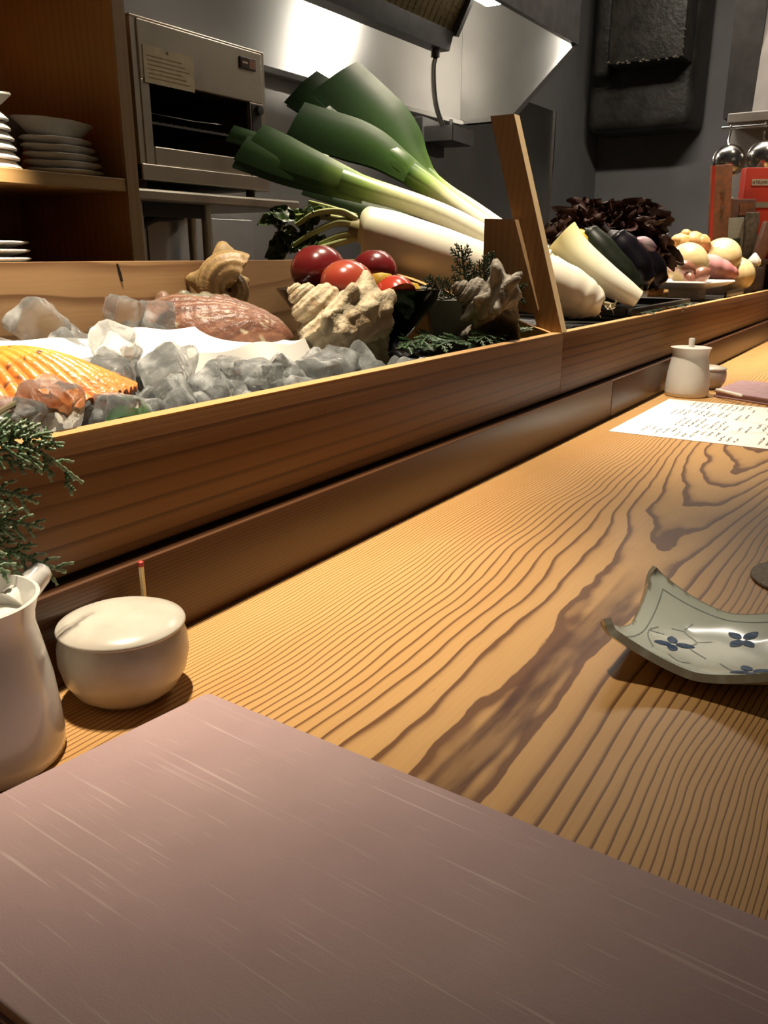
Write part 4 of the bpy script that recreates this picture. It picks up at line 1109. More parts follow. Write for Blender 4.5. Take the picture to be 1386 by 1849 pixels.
def text(parent, body, size, M, mat_, name='lettering'):
    cu = bpy.data.curves.new(name, 'FONT'); cu.body = body; cu.size = size; cu.align_x = 'CENTER'; cu.align_y = 'CENTER'; cu.extrude = 0.0002
    cu.space_line = 0.9
    tmp = bpy.data.objects.new(name, cu); COL.objects.link(tmp)
    dg = bpy.context.evaluated_depsgraph_get(); dg.update()
    me = bpy.data.meshes.new_from_object(tmp.evaluated_get(dg))
    bpy.data.objects.remove(tmp)
    mb = MB().add([M @ v.co for v in me.vertices], [list(p.vertices) for p in me.polygons])
    bpy.data.meshes.remove(me)
    if mb.v: obj(name, mb, mat_, parent, smooth=False)
FRONT = Matrix.Rotation(math.radians(90), 4, 'X')
t, M = slab('paper_packet', 'tall worn orange brown packet with vertical lettering below the left ladle', 'packet', (2.690, 0.560, 0.2262), 0.060, 0.016, 0.262, 'kraft', tilt=-0.075,
            extra=[('side_band', -0.030, -0.021, 0.0, 0.262, 'redpack')])
text(t, 'ち\nう\nこ\nう\nり', 0.020, M @ Matrix.Translation((0.004, -0.0090, 0.150)) @ FRONT, 'bookdark')
slab('book', 'brown book with paler lower band standing behind the grey card', 'book', (2.742, 0.520, 0.2262), 0.074, 0.024, 0.170, 'bookbrown', extra=[('title_panel', -0.010, 0.030, 0.125, 0.158, 'kraft'), ('band', -0.034, 0.034, 0.098, 0.103, 'kraft')])
slab('book', 'pale spined book edge between orange packet and brown book', 'book', (2.728, 0.551, 0.2262), 0.010, 0.030, 0.175, 'bookgrey')
slab('card', 'grey green card with dark printed square in front of the brown book', 'card', (2.706, 0.516, 0.2262), 0.046, 0.004, 0.118, 'bookgrey', tilt=-0.06, lean=-0.03, extra=[('printed_square', -0.006, 0.014, 0.010, 0.060, 'darkgreen')])
slab('book', 'mottled dark book right of the grey card', 'book', (2.723, 0.483, 0.2262), 0.036, 0.020, 0.132, 'bookdark')
slab('book', 'small brown leaning book cut by the right frame edge', 'book', (2.690, 0.449, 0.2262), 0.030, 0.028, 0.105, 'bookbrown', tilt=0.20)
t, M = slab('red_packet', 'bright red packet with a pale name strip at right edge', 'packet', (2.850, 0.495, 0.2262), 0.110, 0.040, 0.262, 'redpack', extra=[('name_strip', -0.035, 0.022, 0.212, 0.230, 'label')])
text(t, 'ATSUHIME', 0.0115, M @ Matrix.Translation((-0.006, -0.0216, 0.221)) @ FRONT, 'ink')
obj('paper_band', box(-0.0555, 0.0555, -0.0215, 0.0205, 0.150, 0.166, M=M), 'bookgrey', t, smooth=False)

# steel unit and ladles at the far right
t = thing('steel_extractor', 'pale steel extractor housing at the top right corner', 'extractor', (3.40, 0.45, 0.66))
obj('column', prism([(3.30, 0.70), (3.62, 0.70), (3.62, 1.60), (3.44, 1.60)], 'Y', 0.20, 0.630), 'palemetal', t, smooth=False)
obj('ledge', box(3.215, 3.62, 0.18, 0.690, 0.668, 0.6995, 0.003), 'palemetal', t, smooth=False)
obj('dark_side', box(3.33, 3.62, 0.631, 0.730, 0.70, 1.60), 'gunmetal', t, smooth=False)
obj('rail', tube([(3.222, 0.20, 0.655), (3.222, 0.705, 0.655)], 0.006, 10), 'steelpol', t)
obj('back_plate', box(3.34, 3.352, 0.18, 0.700, 0.245, 0.6675), 'palemetal', t, smooth=False)
def ladle(c, r, lab):
    t = thing('ladle', lab, 'ladle', c); c = Vector(c)
    ax = Vector((-0.86, -0.35, 0.28)).normalized()
    pr = [(math.sin(a)*r, math.cos(a)*r*0.8) for a in [math.pi/2*k/14 for k in range(15)]]
    pr += [(r*1.04, -0.002), (r*0.97, -0.001)] + [(math.sin(a)*r*0.95, math.cos(a)*r*0.75) for a in [math.pi/2*k/10 for k in range(9, -1, -1)]]
    pr[0] = (0, pr[0][1]); pr[-1] = (0, pr[-1][1])
    obj('bowl', lathe(pr, c, 36, M=orient(ax)), 'steelpol', t)
    h0 = c + Vector((0.02, 0.01, r*0.85))
    obj('handle', tube(spline([h0, h0+Vector((0.012, 0.006, 0.02)), (3.222, h0.y+0.004, 0.640), (3.222, h0.y+0.004, 0.664), (3.212, h0.y+0.004, 0.655)], 20), 0.0035, 8), 'steelpol', t)
ladle((3.185, 0.662, 0.548), 0.052, 'round steel ladle hanging above the orange packet')
ladle((3.200, 0.552, 0.552), 0.056, 'round steel ladle above the red packet at the right edge')

# duct on the right wall
t = thing('exhaust_duct', 'sooty black exhaust duct with torn tape hanging by the grey wall', 'duct', (5.1, 1.5, 2.0))
obj('duct_body', box(5.0, 5.355, 1.270, 1.855, 0.915, 2.44, 0.05, 3), 'soot', t)
obj('taped_sleeve', box(4.80, 5.005, 1.285, 1.680, 1.215, 2.44, 0.012, 2), 'sootgrey', t)
obj('side_pipe', box(4.90, 4.998, 1.700, 1.80, 1.18, 2.44, 0.03, 3), 'soot', t)
mb = MB()
for i in range(46):
    f = r3.random(); y = 1.285+0.395*(f**0.7 if i % 2 else f); z = 1.212+abs(r3.gauss(0, 0.010))
    if i > 36: y = 1.284; z = 1.22+r3.random()*0.12
    s = r3.uniform(0.002, 0.008); x = 4.797
    mb.add([(x-0.003, y-s, z-s*0.6), (x-0.006, y+s, z-s*0.5), (x-0.002, y+s*0.6, z+s*0.8), (x-0.007, y-s*0.7, z+s*0.6)], [(0, 1, 2, 3)])
obj('torn_foil', mb, 'foil', t, smooth=False, props={'kind': 'stuff'})

# ------------------------------------------------------------------ shelf cabinet with plates
t = thing('shelf_cabinet', 'orange brown wooden open shelf cabinet left of the grill oven', 'cabinet', (0.9, 1.62, -0.75))
obj('side_panel', box(1.2465, 1.2755, 1.4512, 1.84, -0.748, 1.45), 'ply', t, smooth=False)
obj('front_edge', box(1.2455, 1.2765, 1.445, 1.4510, -0.748, 1.45), 'plyface', t, smooth=False)
obj('side_panel', box(0.20, 0.228, 1.4512, 1.84, -0.748, 1.45), 'ply', t, smooth=False)
obj('back_panel', box(0.2285, 1.246, 1.820, 1.84, -0.748, 1.45), 'ply', t, smooth=False)
obj('shelf', box(0.2285, 1.2450, 1.447, 1.8195, 0.3655, 0.3905, 0.0008), 'shelfwood', t, smooth=False)
obj('shelf', box(0.2285, 1.2450, 1.447, 1.8195, 0.180, 0.205, 0.0008), 'shelfwood', t, smooth=False)
obj('shelf', box(0.2285, 1.2450, 1.447, 1.8195, 0.92, 0.945, 0.0008), 'shelfwood', t, smooth=False)
# stack of white square dishes
def sq_dish(w, h, seed):
    def ringp(a, z, k): 
        out = []
        for i in range(32):
            an = 2*math.pi*i/32; p = 4.5
            d = (abs(math.cos(an))**p + abs(math.sin(an))**p)**(-1/p)
            wob = 1+0.025*mnoise.noise(Vector((math.cos(an)*1.5, math.sin(an)*1.5, seed+k)))
            out.append(Vector((math.cos(an)*d*a*wob, math.sin(an)*d*a*wob, z + 0.0015*mnoise.noise(Vector((math.cos(an)*2, math.sin(an)*2, seed*3+k))))))
        return out
    rings = [ringp(w*0.78, 0, 0), ringp(w*0.80, 0.003, 0), ringp(w*0.86, h-0.0045, 1), ringp(w, 0.0045, 2)]
    rings = [ringp(w*0.99, 0.0, 0), ringp(w, 0.003, 0), ringp(w*0.86, h-0.002, 1), ringp(w*0.83, h, 1), ringp(w*0.78, h-0.002, 2)]
    vs = [p for r in rings for p in r]; fs = [tuple(range(31, -1, -1)), tuple(4*32+i for i in range(32))]
    for k in range(4):
        for i in range(32): fs.append((k*32+i, k*32+(i+1) % 32, (k+1)*32+(i+1) % 32, (k+1)*32+i))
    return MB().add(vs, fs)
ords = ['lowest', 'second from the bottom', 'third from the bottom', 'fourth from the bottom', 'fifth from the bottom', 'second from the top']
z = 0.3912; base = None
for i in range(6):
    lab = 'white square dish, %s of the bright stack at the left edge' % ords[i]
    if base is None:
        base = obj('square_dish', sq_dish(0.066, 0.0155, 2), 'plate_white', None, (0, 0, 0)); tag(base, lab, 'dish', 'white square dishes on the shelf'); o = base
    else: o = dup(base, label=lab)
    o.location = (0.965-0.0025*i, 1.525, z); o.rotation_euler = (0, 0, 0.05*math.sin(i*3)); z += 0.0165
    o.scale = (1-0.018*i, 1, 1)
o = obj('square_dish', lathe([(0, 0.0), (0.040, 0.0), (0.055, 0.010), (0.072, 0.026), (0.070, 0.030), (0.050, 0.016), (0, 0.006)], (0.958, 1.525, z+0.0005), 4, sx=1.15, sy=1.15), 'plate_white', None, (0.958, 1.525, z+0.0005), smooth=False)
o.rotation_euler = (0, 0, math.radians(40)); tag(o, 'white flared dish on top of the bright stack at left', 'dish', 'white square dishes on the shelf')
# oval plates
def plate_mesh(rx, seed, prof):
    def fn(v):
        a = math.atan2(v.y, v.x); r = math.hypot(v.x, v.y)
        k = 1+0.018*mnoise.noise(Vector((math.cos(a)*2, math.sin(a)*2, seed)))
        return Vector((v.x*k, v.y*k, v.z + 0.0022*mnoise.noise(Vector((math.cos(a)*2.5, math.sin(a)*2.5, seed+4)))*(r/rx)**2))
    return lathe(prof, (0, 0, 0), 56, fn=fn, sy=0.62)
pp = [(0, 0.0), (0.045, 0.0), (0.062, 0.002), (0.083, 0.0085), (0.0855, 0.0105), (0.082, 0.0122), (0.060, 0.0098), (0, 0.0090)]
z = 0.3910; pb = None
for i in range(5):
    lab = 'pale oval plate, %s of five under the bowl on the shelf' % ['lowest', 'second from the bottom', 'middle one', 'fourth from the bottom', 'uppermost'][i]
    if pb is None:
        pb = obj('oval_plate', plate_mesh(0.085, 3, pp), 'plate_white', None, (0, 0, 0), angle=70); tag(pb, lab, 'plate', 'pale oval plates on the shelf'); o = pb
    else: o = dup(pb, label=lab)
    o.location = (1.160-0.004*i, 1.525, z); o.rotation_euler = (0, 0, [0, math.pi, 0.1, 3.3, 0.2][i]); z += 0.0142
o = obj('oval_bowl', plate_mesh(0.088, 9, [(0, 0), (0.048, 0.0), (0.060, 0.006), (0.084, 0.026), (0.087, 0.0285), (0.083, 0.0285), (0.055, 0.009), (0, 0.006)]), 'plate_white', None, (0, 0, 0), angle=70)
o.location = (1.140, 1.525, z+0.001); o.rotation_euler = (0, 0.03, 0); tag(o, 'pale oval bowl with wavy rim on top of the five oval plates', 'bowl')
o = obj('grey_bowl', lathe([(0, 0), (0.030, 0), (0.034, 0.006), (0.050, 0.080), (0.066, 0.098), (0.070, 0.112), (0.067, 0.112), (0.046, 0.085), (0, 0.02)], (1.105, 1.66, 0.3908), 40), 'greyware', None, (1.105, 1.66, 0.3908))
tag(o, 'dim grey bowl in the shade behind the oval plates', 'bowl')
z = 0.2055; pb2 = None
for i in range(4):
    lab = 'round white plate on the dark lower shelf, %s of four' % ['lowest', 'second from the bottom', 'second from the top', 'topmost'][i]
    if pb2 is None:
        pb2 = obj('round_plate', lathe([(0, 0), (0.05, 0), (0.066, 0.004), (0.092, 0.010), (0.0955, 0.0125), (0.092, 0.0145), (0.06, 0.010), (0, 0.009)], (0, 0, 0), 56), 'plate_white', None, (0, 0, 0), angle=70)
        tag(pb2, lab, 'plate', 'round plates on the lower shelf'); o = pb2
    else: o = dup(pb2, label=lab)
    o.location = (0.966-0.001*i, 1.56, z); z += 0.0150

# ------------------------------------------------------------------ grill oven on its table
t = thing('grill_oven', 'worn steel salamander grill oven on a steel table', 'oven', (1.55, 1.66, 0.398))
X0, X1, Y0, Y1 = 1.338, 1.762, 1.50, 1.84
obj('side_wall', box(X0, X0+0.016, Y0+0.003, Y1, 0.398, 0.716), 'steeloven', t, smooth=False)
obj('side_wall', box(X1-0.012, X1, Y0+0.003, Y1, 0.398, 0.716), 'steeloven', t, smooth=False)
obj('top_cover', box(X0, X1, Y0+0.003, Y1, 0.7165, 0.722, 0.002), 'steeloven', t, smooth=False)
obj('back_wall', box(X0+0.0165, X1-0.0125, Y1-0.012, Y1, 0.398, 0.716), 'oveninside', t, smooth=False)
obj('hood_panel', box(X0+0.0165, X1-0.0125, Y0, Y0+0.014, 0.602, 0.716, 0.002), 'steeloven', t, smooth=False)
obj('frame_post', box(X0+0.0165, X0+0.040, Y0+0.001, Y0+0.014, 0.432, 0.6015, 0.001), 'steeloven', t, smooth=False)
obj('control_panel', box(X1-0.060, X1-0.0125, Y0+0.001, Y0+0.014, 0.432, 0.6015, 0.001), 'steeloven', t, smooth=False)
obj('bottom_rail', box(X0, X1, Y0-0.002, Y0+0.020, 0.398, 0.4315, 0.002), 'steeloven', t, smooth=False)
obj('inner_floor', box(X0+0.0165, X1-0.0125, Y0+0.021, Y1-0.0125, 0.398, 0.425), 'oveninside', t, smooth=False)
obj('inner_roof', box(X0+0.0165, X1-0.0125, Y0+0.0145, Y1-0.0125, 0.602, 0.612), 'oveninside', t, smooth=False)
obj('drip_tray', box(X0+0.046, X1-0.064, Y0+0.004, Y0+0.012, 0.4325, 0.470, 0.002), 'steeloven', t, smooth=False)
g = obj('grill_rack', box(X0+0.044, X1-0.064, Y0+0.016, Y0+0.022, 0.517, 0.522), 'steelpol', t, smooth=False)
for i in range(15):
    x = X0+0.050+i*0.0215
    obj('rack_wire', tube([(x, Y0+0.020, 0.5235), (x, Y1-0.03, 0.5235)], 0.0015, 6), 'steelpol', g)
obj('rack_rim', tube([(X0+0.07, Y0+0.05, 0.545), (X0+0.20, Y0+0.03, 0.540), (X1-0.075, Y0+0.05, 0.549)], 0.0012, 6), 'steelpol', g)
for k in range(5):
    obj('rack_slot', box(X0+0.0402, X0+0.052, Y0+0.016, Y1-0.02, 0.448+0.030*k, 0.451+0.030*k), 'gunmetal', t, smooth=False)
for zz in (0.585, 0.485):
    obj('knob', lathe([(0, 0), (0.012, 0), (0.011, 0.012), (0, 0.013)], (X1-0.034, Y0+0.0005, zz), 20, M=orient((0, -1, 0))), 'gunmetal', t)
obj('switch_plate', box(X1-0.055, X1-0.022, Y0-0.0008, Y0+0.0008, 0.47, 0.598), 'gunmetal', t, smooth=False)
lb = obj('paper_label', box(1.365, 1.512, Y0-0.0012, Y0-0.0002, 0.595, 0.668), 'sticker', t, smooth=False)
for k in range(6):
    obj('text_line', box(1.376, 1.50-0.012*(k % 3), Y0-0.0018, Y0-0.0013, 0.606+0.0085*k, 0.6072+0.0085*k), 'shelfwood', lb, smooth=False)
obj('label_mark', prism([(1.430, 0.660), (1.438, 0.660), (1.434, 0.666)], 'Y', Y0-0.0018, Y0-0.0013), 'bookbrown', lb, smooth=False)
bd = obj('maker_badge', box(1.668, 1.724, Y0-0.004, Y0-0.0002, 0.672, 0.698, 0.001), 'gunmetal', t, smooth=False)
obj('badge_field', box(1.671, 1.696, Y0-0.0048, Y0-0.0041, 0.675, 0.695), 'badge', bd, smooth=False)
obj('badge_field', box(1.699, 1.721, Y0-0.0048, Y0-0.0041, 0.675, 0.695), 'kraft', bd, smooth=False)
obj('badge_lettering', box(1.674, 1.693, Y0-0.0054, Y0-0.0049, 0.6835, 0.6875), 'sticker', bd, smooth=False)
for x in (X0+0.03, X1-0.03):
    for y in (Y0+0.04, Y1-0.04):
        obj('foot', lathe([(0, 0), (0.012, 0), (0.012, 0.0195), (0, 0.0195)], (x, y, 0.378), 16), 'badge', t)
t = thing('steel_table', 'steel work table carrying the grill oven', 'table', (1.6, 1.66, -0.75))
obj('table_top', box(1.285, 1.850, 1.47, 1.86, 0.352, 0.3775, 0.005), 'steeloven', t, smooth=False)
for x, y in ((1.520, 1.495), (1.800, 1.495), (1.31, 1.495), (1.800, 1.83), (1.31, 1.83)):
    obj('leg', tube([(x, y, -0.7498), (x, y, 0.3515)], 0.012, 14), 'steeloven', t)
obj('brace', box(1.322, 1.508, 1.488, 1.502, 0.322, 0.3515), 'oveninside', t, smooth=False)
o = obj('gas_hose', tube(spline([(1.295, 1.53, 0.05), (1.30, 1.53, 0.22), (1.335, 1.54, 0.285), (1.40, 1.55, 0.320), (1.47, 1.55, 0.327), (1.50, 1.56, 0.330)], 40), 0.011, 12), 'hose', None, (1.4, 1.54, 0.3))
tag(o, 'dark brown gas hose curving under the oven table', 'hose')
t = thing('steel_cabinet', 'dull steel cabinet panels in the shade behind the table legs', 'cabinet', (1.6, 1.87, -0.75))
obj('panel', box(1.29, 1.66, 1.864, 1.878, -0.748, 0.345, 0.002), 'steeloven', t, smooth=False)
obj('panel', box(1.664, 2.10, 1.864, 1.878, -0.748, 0.345, 0.002), 'steelwall', t, smooth=False)

# ------------------------------------------------------------------ range hood
t = thing('range_hood', 'large brushed steel range hood lit from inside above the oven', 'hood', (2.6, 1.65, 0.8))
obj('back_panel', box(1.28, 3.510, 1.878, 1.8845, 0.800, 2.40), 'steelhood', t, smooth=False)
obj('end_panel', prism([(1.8775, 0.805), (1.665, 0.805), (1.625, 0.822), (1.382, 1.044), (1.382, 2.40), (1.8775, 2.40)], 'X', 3.511, 3.526), 'steelhood', t, smooth=False)
obj('bottom_lip', box(1.28, 3.510, 1.850, 1.8775, 0.780, 0.800, 0.002), 'steelpol', t, smooth=False)
obj('end_lip', prism([(1.8495, 0.786), (1.664, 0.786), (1.615, 0.808), (1.372, 1.030), (1.382, 1.0435), (1.625, 0.8215), (1.667, 0.8045), (1.8495, 0.8045)], 'X', 3.490, 3.534), 'steelhood', t, smooth=False)
obj('front_panel', box(0.6, 3.534, 1.362, 1.3815, 1.044, 2.40), 'gunmetal', t, smooth=False)
obj('lamp', box(2.95, 3.07, 1.455, 1.545, 1.105, 1.135, 0.004), 'lamp', t)
obj('lamp_mount', box(2.99, 3.03, 1.48, 1.52, 1.1355, 2.40), 'gunmetal', t, smooth=False)
t = thing('grease_filter', 'dark framed baffle grease filter hanging inside the hood', 'filter', (2.55, 1.55, 0.93))
obj('gutter', prism([(1.585, 0.930), (1.640, 0.930), (1.650, 0.990), (1.640, 0.990), (1.630, 0.942), (1.594, 0.942), (1.580, 0.992), (1.568, 0.988)], 'X', 1.95, 2.868), 'gunmetal', t, smooth=False)
for k in range(26):
    x = 1.97+k*0.0345
    obj('baffle', MB().add([(x, 1.575, 0.985), (x+0.026, 1.575, 0.985), (x+0.030, 1.588, 0.990), (x-0.004, 1.588, 0.990), (x, 1.435, 1.225), (x+0.026, 1.435, 1.225), (x+0.030, 1.450, 1.230), (x-0.004, 1.450, 1.230)],
        [(0, 1, 2, 3), (7, 6, 5, 4), (0, 4, 5, 1), (1, 5, 6, 2), (2, 6, 7, 3), (3, 7, 4, 0)]), 'brass', t, smooth=False)
obj('back_sheet', MB().add([(1.95, 1.592, 0.992), (2.868, 1.592, 0.992), (2.868, 1.452, 1.232), (1.95, 1.452, 1.232), (1.95, 1.598, 0.996), (2.868, 1.598, 0.996), (2.868, 1.458, 1.236), (1.95, 1.458, 1.236)],
    [(0, 1, 2, 3), (7, 6, 5, 4), (0, 4, 5, 1), (1, 5, 6, 2), (2, 6, 7, 3), (3, 7, 4, 0)]), 'gunmetal', t, smooth=False)
obj('end_frame', MB().add([(2.868, 1.560, 0.975), (2.890, 1.560, 0.975), (2.890, 1.605, 0.985), (2.868, 1.605, 0.985), (2.868, 1.425, 1.225), (2.890, 1.425, 1.225), (2.890, 1.462, 1.238), (2.868, 1.462, 1.238)],
    [(0, 1, 2, 3), (7, 6, 5, 4), (0, 4, 5, 1), (1, 5, 6, 2), (2, 6, 7, 3), (3, 7, 4, 0)]), 'gunmetal', t, smooth=False)
obj('drain_nut', tube([(2.815, 1.612, 0.9295), (2.815, 1.612, 0.905)], 0.016, 12), 'gunmetal', t)
obj('drain_pipe', tube(spline([(2.815, 1.612, 0.905), (2.835, 1.63, 0.880), (2.893, 1.66, 0.822), (2.968, 1.69, 0.770), (3.060, 1.715, 0.722)], 30), 0.0095, 12), 'steelpol', t)
t = thing('grease_cup', 'small polished steel cup catching the drain pipe below the hood corner', 'cup', (3.19, 1.76, 0.66))
Mc = Matrix.Translation((3.19, 1.755, 0.715)) @ Matrix.Rotation(0.12, 4, 'Z')
obj('front_wall', box(-0.115, 0.115, -0.062, -0.058, -0.045, 0.010, M=Mc), 'steelpol', t, smooth=False)
obj('side_wall', box(0.111, 0.115, -0.0578, 0.060, -0.045, 0.025, M=Mc), 'steelpol', t, smooth=False)
obj('side_wall', box(-0.115, -0.111, -0.0578, 0.060, -0.045, 0.010, M=Mc), 'gunmetal', t, smooth=False)
obj('bottom', box(-0.111, 0.111, -0.0578, 0.060, -0.045, -0.041, M=Mc), 'gunmetal', t, smooth=False)
obj('cup_shadow', box(-0.13, 0.10, 0.061, 0.095, -0.085, 0.045, 0.003, M=Mc), 'gunmetal', t, smooth=False)  # dark box standing in for the shadow behind the cup
obj('bolt', tube([Mc @ Vector((0.09, 0.03, 0.02)), Mc @ Vector((0.09, 0.03, 0.060))], 0.008, 10), 'gunmetal', t)

# ------------------------------------------------------------------ things on the counter
def pot_profile(h=0.085, rb=0.0375, rr=0.0342, neck=0.0305):
    return [(0, 0), (rb*0.92, 0), (rb*0.985, 0.002), (rb, 0.008), (rb*0.985, 0.022), (rb*0.945, 0.040), (rb*0.875, 0.056), (neck*1.02, 0.066), (neck, 0.071), (neck*1.03, 0.077), (rr*0.98, h-0.002), (rr, h), (rr-0.0018, h+0.0003),
            (neck*0.95, 0.076), (neck*0.92, 0.069), (neck*0.90, 0.0665)]
# near soy pot
SP = Vector((0.190, 0.360, 0.0))
t = thing('soy_sauce_pot', 'white porcelain soy sauce pot with sunken lid under the cypress sprig', 'pot', SP)
obj('body', lathe(pot_profile(), SP, 72), 'porcelain', t, angle=60)
lid = obj('sunken_lid', lathe([(0.0287, 0.0690), (0.0287, 0.0708), (0.024, 0.0716), (0, 0.0722)], SP, 56), 'porcelain', t)
sd = Vector((0.96, 0.10, 0.55)).normalized()
p0 = SP + Vector((0.0285, 0.006, 0.071))
obj('spout', tube([p0, p0+sd*0.010, p0+sd*0.020, p0+sd*0.0235, p0+sd*0.0255], [0.0085, 0.0074, 0.0066, 0.0056, 0.003], 20), 'porcelain', t)
# lidded round bowl with match
LP = Vector((0.272, 0.352, 0.0))
def lidded(lp, label, s=1.0):
    t = thing('lidded_pot', label, 'pot', lp)
    obj('body', lathe([(r*s, z*s) for r, z in [(0, 0.0), (0.0215, 0.0), (0.0225, 0.0015), (0.0285, 0.006), (0.0335, 0.0145), (0.0358, 0.0245), (0.0355, 0.033), (0.0338, 0.0395), (0.0325, 0.0415), (0.030, 0.0405), (0.030, 0.036), (0, 0.012)]], lp, 64), 'stoneware', t, angle=60)
    obj('lid', lathe([(r*s, z*s) for r, z in [(0, 0.0400), (0.029, 0.0400), (0.0345, 0.0418), (0.0352, 0.0430), (0.0345, 0.0443), (0.029, 0.0468), (0.018, 0.0492), (0.008, 0.0501), (0, 0.0503)]], lp, 64), 'stoneware', t, angle=60)
    return t
lidded(LP, 'cream stoneware lidded pot right of the white soy pot with a match behind')
t = thing('matchstick', 'red tipped wooden match standing up behind the cream pot', 'match', (0.310, 0.378, 0.0))
obj('stick', box(0.3092, 0.3114, 0.3764, 0.3786, 0.0002, 0.0590), 'match', t, smooth=False)
obj('match_head', lathe([(0, 0), (0.0014, 0.0), (0.0019, 0.0012), (0.0018, 0.003), (0, 0.0042)], (0.3103, 0.3775, 0.0590), 12), 'red', t)
# far soy pot and lidded pot
FP = Vector((1.520, 0.343, 0.0))
t = thing('soy_sauce_pot', 'white soy sauce pot with knobbed lid at the far end of counter', 'pot', FP)
obj('body', lathe(pot_profile(), FP, 64), 'matteporc', t, angle=60)
lid = obj('lid', lathe([(0, 0.0815), (0.0290, 0.0815), (0.0318, 0.0842), (0.0310, 0.0852), (0, 0.0856)], FP, 48), 'matteporc', t)
obj('knob', lathe([(0, 0.0855), (0.0052, 0.0855), (0.0048, 0.090), (0.0054, 0.0985), (0.0045, 0.1005), (0, 0.101)], FP, 24), 'matteporc', lid)
lidded(Vector((1.630, 0.330, 0.0)), 'small lidded pot half hidden behind the far soy pot', 0.86)

# near menu folder
def folder(name, label, P4, h, m, pm):
    """P4: corners counter-clockwise; two cloth covers round a page block"""
    cen = sum((Vector((x, y, 0)) for x, y in P4), Vector())/4
    t = thing(name, label, 'menu', cen)
    def quad(ins, z0, z1, bev, mat_, nm, mp=None):
        bm = bmesh.new()
        lo = []
        for (x, y) in P4:
            v = Vector((x, y, 0)); v += (cen-v).normalized()*ins*1.41
            lo.append(v)
        b = [bm.verts.new((v.x, v.y, z0)) for v in lo]; u_ = [bm.verts.new((v.x, v.y, z1)) for v in lo]
        bm.faces.new(b[::-1]); bm.faces.new(u_)
        for i in range(4): bm.faces.new((b[i], b[(i+1) % 4], u_[(i+1) % 4], u_[i]))
        bm.edges.ensure_lookup_table()
        ve = [e for e in bm.edges if abs(e.verts[0].co.z-e.verts[1].co.z) > 1e-5]
        if bev:
            bmesh.ops.bevel(bm, geom=ve, offset=0.004, segments=4, profile=0.5, affect='EDGES')
            he = [e for e in bm.edges if abs(e.verts[0].co.z-e.verts[1].co.z) < 1e-5]
            bmesh.ops.bevel(bm, geom=he, offset=bev, segments=3, profile=0.5, affect='EDGES')
        bm.verts.index_update()
        mb = MB().add([v.co.copy() for v in bm.verts], [[v.index for v in f.verts] for f in bm.faces]); bm.free()
        return obj(nm, mb, mat_, t, angle=50)
    quad(0, 0.0002, 0.0032, 0.0010, m, 'back_cover')
    quad(0.003, 0.0033, h-0.0033, 0, pm, 'pages')
    quad(0, h-0.0032, h, 0.0010, m, 'front_cover')
    return t
folder('menu_folder', 'large mauve cloth covered menu lying in the foreground', [(0.1035, -0.14), (0.2700, -0.14), (0.2815, 0.2975), (0.1040, 0.3195)], 0.012, 'mauve', 'mauve')
t = folder('menu_folder', 'small mauve menu at the far right end of the counter', [(1.405, 0.02), (1.665, 0.06), (1.685, 0.283), (1.530, 0.299)], 0.012, 'mauvefar', 'mauvefar')
o = obj('chopstick_rest', tube(spline([(1.522, 0.2935, 0.0147), (1.500, 0.270, 0.0147), (1.474, 0.242, 0.0147)], 14), [0.0016]+[0.0026]*13+[0.0018], 12), 'plate_white', None, (1.50, 0.27, 0.012))
tag(o, 'thin white porcelain stick lying on the far mauve menu', 'stick')
# paper menu sheet
PX0, PX1, PY0, PY1 = 1.137, 1.462, -0.063, 0.3575
sheet = obj('paper_menu', box(PX0, PX1, PY0, PY1, 0.0002, 0.0006), 'paper', None, ((PX0+PX1)/2, (PY0+PY1)/2, 0), smooth=False)
tag(sheet, 'white printed paper menu sheet lying beyond the square plate', 'paper menu')
r4 = random.Random(9); mb = MB()
def dash(x, y, w, h):
    mb.add([(x, y, 0.00075), (x+w, y, 0.00075), (x+w, y+h, 0.00075), (x, y+h, 0.00075)], [(0, 1, 2, 3)])
for cyi in range(38):
    y = 0.318 - cyi*0.0097
    blocks = [(1.150, 1.205), (1.225, 1.300), (1.318, 1.372), (1.392, 1.450)]
    for bi, (a, b) in enumerate(blocks):
        if r4.random() < (0.30 if cyi < 4 else 0.10): continue
        n = r4.randint(4, int((b-a)/0.0072)); x = b if r4.random() < .5 else a+n*0.0072
        for k in range(n):
            for q in range(3):
                dash(x-k*0.0072-r4.uniform(.0, .003), y+r4.uniform(-.0022, .0012), r4.uniform(.0018, .0042), r4.uniform(.0008, .0018))
            dash(x-k*0.0072-0.002, y-.0015, 0.0008, 0.0030)
obj('printed_text', mb, 'ink', sheet, smooth=False, props={'kind': 'stuff'})
def stroke(pts, w, z, n=24, taper=0.6):
    P = spline([(*p, z) for p in pts], n); m_ = MB(); vs = []
    for i, p in enumerate(P):
        d = (P[min(i+1, n)]-P[max(i-1, 0)]).normalized(); s = Vector((-d.y, d.x, 0))*w*0.5*(1-taper*i/n)
        vs += [p-s, p+s]
    return m_.add(vs, [(2*i, 2*i+1, 2*i+3, 2*i+2) for i in range(n)])
for pts in ([(1.30, -0.05), (1.26, 0.05), (1.24, 0.10), (1.25, 0.16), (1.21, 0.21), (1.23, 0.25)], [(1.25, 0.14), (1.30, 0.17), (1.32, 0.22), (1.36, 0.27)], [(1.38, -0.04), (1.36, 0.06), (1.37, 0.12), (1.40, 0.17)]):
    obj('branch_print', stroke(pts, 0.0045, 0.0007), 'faintink', sheet, smooth=False)
for x, y, r in ((1.228, 0.205, 0.007), (1.330, 0.215, 0.008), (1.24, 0.16, 0.006), (1.40, 0.17, 0.009)):
    obj('blossom_print', lathe([(0, 0.00078), (r, 0.00074)], (x, y, 0), 10), 'pinkink', sheet, smooth=False)
